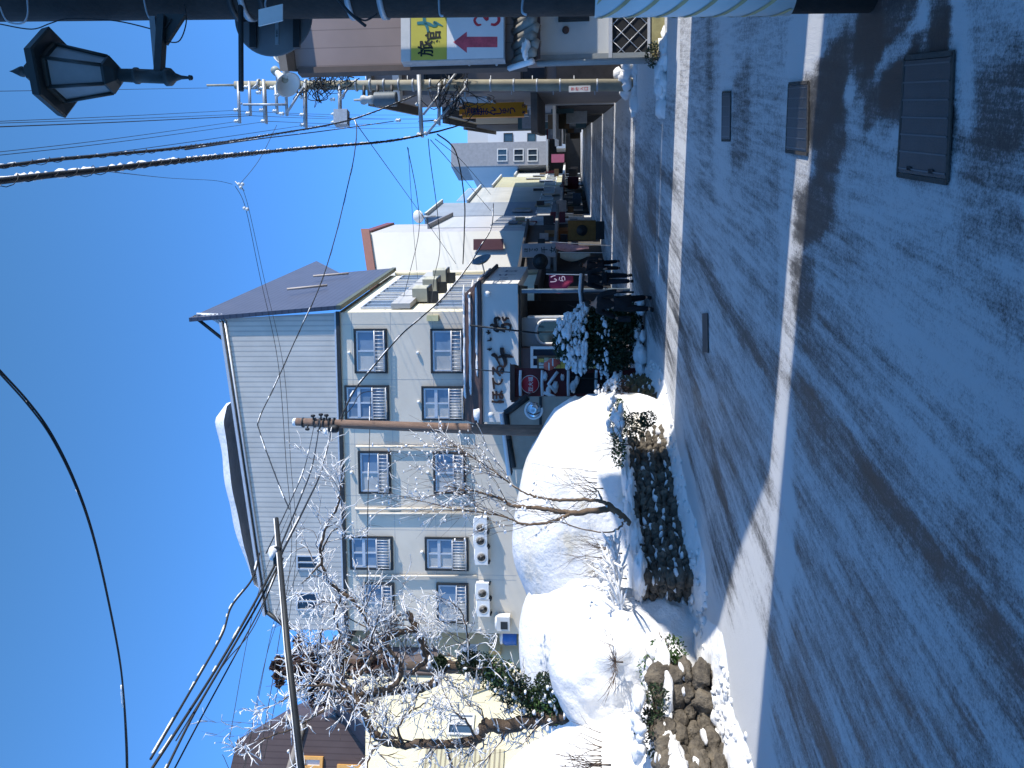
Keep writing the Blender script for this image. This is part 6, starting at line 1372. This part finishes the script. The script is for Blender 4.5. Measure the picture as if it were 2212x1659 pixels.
# ================================================================ GRATINGS
def grate(label, cs, n, slots=True):
    c = [G(*q) for q in cs]; o = sum((Vector(x) for x in c), Vector())/4; t = thing('drain_grating', label, 'grating', o, 'steel drain gratings in the road')
    PL = mat('grating_plate', (.028, .030, .032), .42, .2, 9, .15, 120, metal=.3); LN = mat('grating_rib', (.075, .08, .085), .4, .1, 5, metal=.3)
    up = Vector((0, 0, 1)); m = MB(); m.prism([x+up*.009 for x in c], up*.006, PL); m.build('plate', t)
    a, b, cc, d = c; m = MB()
    for i in range(n+1):
        k = (i+.25)/(n+.5); p, q = a.lerp(d, k)+up*.0165, b.lerp(cc, k)+up*.0165; w_ = (d-a).normalized()*.0035; m.prism([p-w_, q-w_, q+w_, p+w_], up*.003, LN)
    m.build('rib', t); m = MB(); FR = mat('grate_frame', (.05, .045, .04), .8, .3, 20, .4, 60); ctr = (a+b+cc+d)/4
    for p, q in ((a, b), (b, cc), (cc, d), (d, a)):
        e1 = (q-p).normalized(); n1 = Vector((e1.y, -e1.x, 0)); n1 = n1 if n1.dot(p-ctr) > 0 else -n1; m.prism([p+n1*.004-e1*.02+up*.008, q+n1*.004+e1*.02+up*.008, q+n1*.03+e1*.02+up*.008, p+n1*.03-e1*.02+up*.008], up*.008, FR)
    m.build('frame', t)
    if slots:
        m = MB()
        for s in (.25, .72): p = a.lerp(b, s).lerp(d.lerp(cc, s), .955)+up*.0165; w_ = (b-a)*.05; h_ = (d-a)*.018; m.prism([p-w_-h_, p+w_-h_, p+w_+h_, p-w_+h_], up*.003, BLACK)
        m.build('lifting_slot', t)
    return t
grate("largest drain grating nearest the camera", ((1962, 132), (2061, 123), (2049, 386), (1947, 371)), 6)
grate("drain grating crossed by the sunlit strip", ((1708, 186), (1748, 183), (1746, 328), (1702, 322)), 6, False)
grate("smallest, farthest drain grating beyond the sunlit strip", ((1563, 203), (1580, 202), (1579, 300), (1562, 300)), 4, False)
t = thing('manhole_cover', "rectangular dark patch of an iron cover in the middle of the road", 'manhole cover', G(1525, 712)); a, b, c, d = G(1520, 677), G(1531, 676), G(1533, 762), G(1521, 760)
m = MB(); m.prism([x+Vector((0, 0, .012)) for x in (a, b, c, d)], Vector((0, 0, .01)), mat('cover_iron', (.06, .055, .055), .6, .3, 9)); m.build('lid', t)

# ================================================================ PEOPLE
def skin(name, V, Ed, Rd, m, par, root=0, sub=1):
    me = bpy.data.meshes.new(name); b = Vector(par['_b']); me.from_pydata([Vector(v)-b for v in V], Ed, []); me.update(); me.materials.append(m)
    o = bpy.data.objects.new('tmp', me); COL.objects.link(o); o.modifiers.new('s', 'SKIN'); 
    if not me.skin_vertices: me.attributes if False else None
    sk = me.skin_vertices[0].data if me.skin_vertices else None
    if sk:
        for i, r in enumerate(Rd): sk[i].radius = (r, r) if not hasattr(r, '__len__') else r
        sk[root].use_root = True
    sb = o.modifiers.new('u', 'SUBSURF'); sb.levels = sub; sb.render_levels = sub
    dg = bpy.context.evaluated_depsgraph_get(); m2 = bpy.data.meshes.new_from_object(o.evaluated_get(dg)); m2.name = name
    if not m2.materials: m2.materials.append(m)
    m2.polygons.foreach_set('use_smooth', [True]*len(m2.polygons))
    bpy.data.objects.remove(o); q = bpy.data.objects.new(name, m2); COL.objects.link(q); q.parent = par; q['_b'] = list(b); return q
def skin_ok():
    me = bpy.data.meshes.new('x'); me.from_pydata([(0, 0, 0), (0, 0, 1)], [(0, 1)], []); o = bpy.data.objects.new('x', me); COL.objects.link(o)
    bm = bmesh.new(); bm.from_mesh(me); bm.verts.layers.skin.verify(); bm.to_mesh(me); bm.free(); bpy.data.objects.remove(o)
def person(label, pos, h, yaw, step, armL, armR, coatm, legm, long_coat=0.0, bag=False, hat=None, bend=0.0):
    """pos: ground point; yaw: heading; step: half stride"""
    t = thing('person', label, 'person', pos); k = h/1.75; M = Matrix.Rotation(yaw, 3, 'Z'); o = Vector(pos)
    def W(x, y, z): return o+M @ Vector((x*k, (y+bend*max(0, z-.9)*.5)*k, z*k))
    J = dict(pel=W(0, 0, .93), bel=W(0, .01, 1.08), che=W(0, .0, 1.28), nk=W(0, .0, 1.46), nk2=W(0, .015, 1.54), hd=W(0, .03, 1.63), ht=W(0, .02, 1.70))
    for s, nm in ((-1, 'L'), (1, 'R')):
        st = step*s; J['h'+nm] = W(.10*s, 0, .90); J['k'+nm] = W(.10*s, st*.55+.04, .50); J['a'+nm] = W(.10*s, st-(.10 if st < 0 else 0), .10+(.05 if st < 0 else 0)); J['t'+nm] = W(.11*s, st+.15-(.10 if st < 0 else 0), .035)
        a = armL if s < 0 else armR; J['s'+nm] = W(.19*s, 0, 1.40); J['e'+nm] = W(.26*s+a[0]*s*.3, a[1]*.25-.03, 1.13); J['w'+nm] = W(.24*s+a[0]*s, a[1]*.5+.05, .90+a[2]); 
    names = list(J); ix = {n: i for i, n in enumerate(names)}; V = [J[n] for n in names]
    bones = [('pel', 'bel'), ('bel', 'che'), ('che', 'nk'), ('nk', 'nk2'), ('nk2', 'hd'), ('hd', 'ht')]
    for nm in 'LR': bones += [('pel', 'h'+nm), ('h'+nm, 'k'+nm), ('k'+nm, 'a'+nm), ('a'+nm, 't'+nm), ('nk', 's'+nm), ('s'+nm, 'e'+nm), ('e'+nm, 'w'+nm)]
    rad = dict(pel=(.135, .10), bel=(.12, .09), che=(.14, .10), nk=.07, nk2=.052, hd=(.078, .095), ht=.055)
    def rr(n):
        if n in rad: r = rad[n]
        else: r = {'h': .085, 'k': .058, 'a': .04, 't': .035, 's': .055, 'e': .04, 'w': .026}[n[0]]
        return (r[0]*k, r[1]*k) if hasattr(r, '__len__') else (r*k, r*k)
    def sub_(ns, grow, nm, m, root):
        i2 = {n: i for i, n in enumerate(ns)}; ed = [(i2[a], i2[b]) for a, b in bones if a in i2 and b in i2]
        R_ = [tuple(x+grow*k for x in rr(n)) for n in ns]
        me = bpy.data.meshes.new(nm); b = Vector(t['_b']); me.from_pydata([J[n]-b for n in ns], ed, []); bm = bmesh.new(); bm.from_mesh(me); ly = bm.verts.layers.skin.verify(); bm.verts.ensure_lookup_table()
        for i, v in enumerate(bm.verts): v[ly].radius = R_[i]; v[ly].use_root = (ns[i] == root)
        bm.to_mesh(me); bm.free(); me.materials.append(m)
        ob = bpy.data.objects.new('tmp', me); COL.objects.link(ob); ob.modifiers.new('s', 'SKIN').use_smooth_shade = True; u = ob.modifiers.new('u', 'SUBSURF'); u.levels = 1; u.render_levels = 1
        m2 = bpy.data.meshes.new_from_object(ob.evaluated_get(bpy.context.evaluated_depsgraph_get())); m2.name = nm; bpy.data.objects.remove(ob)
        if not len(m2.materials): m2.materials.append(m)
        q = bpy.data.objects.new(nm, m2); COL.objects.link(q); q.parent = t; return q
    body = sub_(names, 0, 'body', SKIN, 'pel')
    sub_([n for n in names if n in ('pel', 'bel', 'che', 'nk') or n[0] in 'sew' and len(n) == 2 or n in ('hL', 'hR')], .045, 'coat', coatm, 'pel')
    sub_([n for n in names if n == 'pel' or (n[0] in 'hka' and n[1:] in ('L', 'R'))], .036, 'trousers', legm, 'pel')
    if long_coat:
        m = MB(); F1 = M @ Vector((1, 0, 0)); m.lathe(W(0, 0, .93-long_coat), [(.235*k, 0), (.21*k, long_coat*.5*k), (.175*k, (long_coat+.05)*k)], coatm, 18, (0, 0, 1)); m.build('coat_skirt', t)
    for nm in 'LR':
        m = MB(); a = J['a'+nm]; tt_ = J['t'+nm]; d = (tt_-a); m.tube([a-d*.25+Vector((0, 0, -.03)), a+d*.3-Vector((0, 0, .03)), tt_, tt_+d*.12], [.045*k, .052*k, .05*k, .025*k], BLACK, 10); m.build('shoe', t)
        m = MB(); w_ = J['w'+nm]; e = J['e'+nm]; d = (w_-e).normalized(); sd = d.orthogonal().normalized(); f_ = d.cross(sd)
        m.blob(w_+d*.05*k, (.034*k, .026*k, .05*k), SKIN, 2, .03)
        for i in range(4): b0 = w_+d*.085*k+sd*(.018*(i-1.5))*k; L_ = (.06, .072, .068, .052)[i]*k; m.tube([b0, b0+d*L_*.5+f_*.004, b0+d*L_*.85+f_*.022*k], [.009*k, .008*k, .006*k], SKIN, 6)
        b0 = w_+d*.03*k+sd*.03*k; m.tube([b0, b0+sd*.025*k+d*.02*k, b0+sd*.03*k+d*.05*k], [.011*k, .009*k, .007*k], SKIN, 6); m.build('hand', t)
    # face details and hair
    hd = J['hd']; fx = M @ Vector((0, 1, 0)); rx = M @ Vector((1, 0, 0)); m = MB()
    m.blob(hd+fx*.098*k-Vector((0, 0, .01)), (.014*k, .018*k, .02*k), SKIN, 2, 0)
    for s in (-1, 1): m.blob(hd+rx*.078*s*k, (.012*k, .02*k, .03*k), SKIN, 2, 0)
    m.build('nose_and_ears', t); m = MB()
    for s in (-1, 1): m.blob(hd+fx*.088*k+rx*.032*s*k+Vector((0, 0, .018*k)), (.011*k, .006*k, .006*k), BLACK, 1, 0)
    m.blob(hd+fx*.09*k-Vector((0, 0, .045*k)), (.022*k, .005*k, .005*k), mat('lips', (.3, .09, .08)), 1, 0); m.build('eyes_and_mouth', t)
    m = MB(); m.blob(hd-fx*.018*k+Vector((0, 0, .035*k)), (.094*k, .105*k, .095*k), hat or HAIR, 3, .05, 1.5, None, 3); m.build('hat' if hat else 'hair', t)
    if bag:
        m = MB(); w_ = J['wR']-Vector((0, 0, .08*k)); m.prism([w_+fx*.14+Vector((0, 0, -.28)), w_-fx*.14+Vector((0, 0, -.28)), w_-fx*.11, w_+fx*.11], rx*.09, CLOTHN); m.build('bag', t)
    return t
p1 = G(1409, 655); person("adult in a long black coat striding along the left pavement", (p1.x, p1.y, 0), 1.52, R(165), .26, (.12, .3, .02), (.16, -.5, .05), CLOTHK, CLOTHK, .38, True)
p2 = G(1367, 601); person("adult in black with a grey knitted hat walking nearest the entrance post", (p2.x, p2.y, 0), 1.62, R(175), .22, (.05, .4, .05), (.05, -.3, .03), CLOTHK, CLOTHN, .1, False, mat('grey_knit', (.22, .19, .19), .9, .2, 40))
p3 = G(1342, 572); person("third person in dark clothes farther behind near the banners", (p3.x, p3.y, 0), 1.55, R(160), .18, (.05, .2, .05), (.05, -.2, .03), CLOTHN, CLOTHK, .2)
# goods and flowers before the entrance
fl = thing('product_stand', "stand of bright red and yellow goods beside the snow-capped bush", 'stand', G(1345, 690)); rv = random.Random(12); m = MB(); c0 = G(1345, 692)
m.box(c0+Vector((0, .5, .35)), (.45, 0, 0), (0, .15, 0), (0, 0, .35), mat('crate_wood', (.16, .11, .07), .8)); m.build('crate', fl); m = MB()
for i in range(90):
    c = c0+Vector((rv.uniform(-.42, .42), .35+rv.uniform(-.1, .15), .55+rv.uniform(0, .55))); col = rv.choice([('goods_yellow', (.62, .5, .04)), ('goods_red', (.55, .08, .07)), ('goods_pink', (.55, .25, .25)), ('goods_green', (.08, .15, .04)), ('goods_white', (.6, .58, .5))])
    m.blob(c, (rv.uniform(.03, .07),)*3, mat(*col), 1, .2, 1, None, i)
m.build('goods', fl)
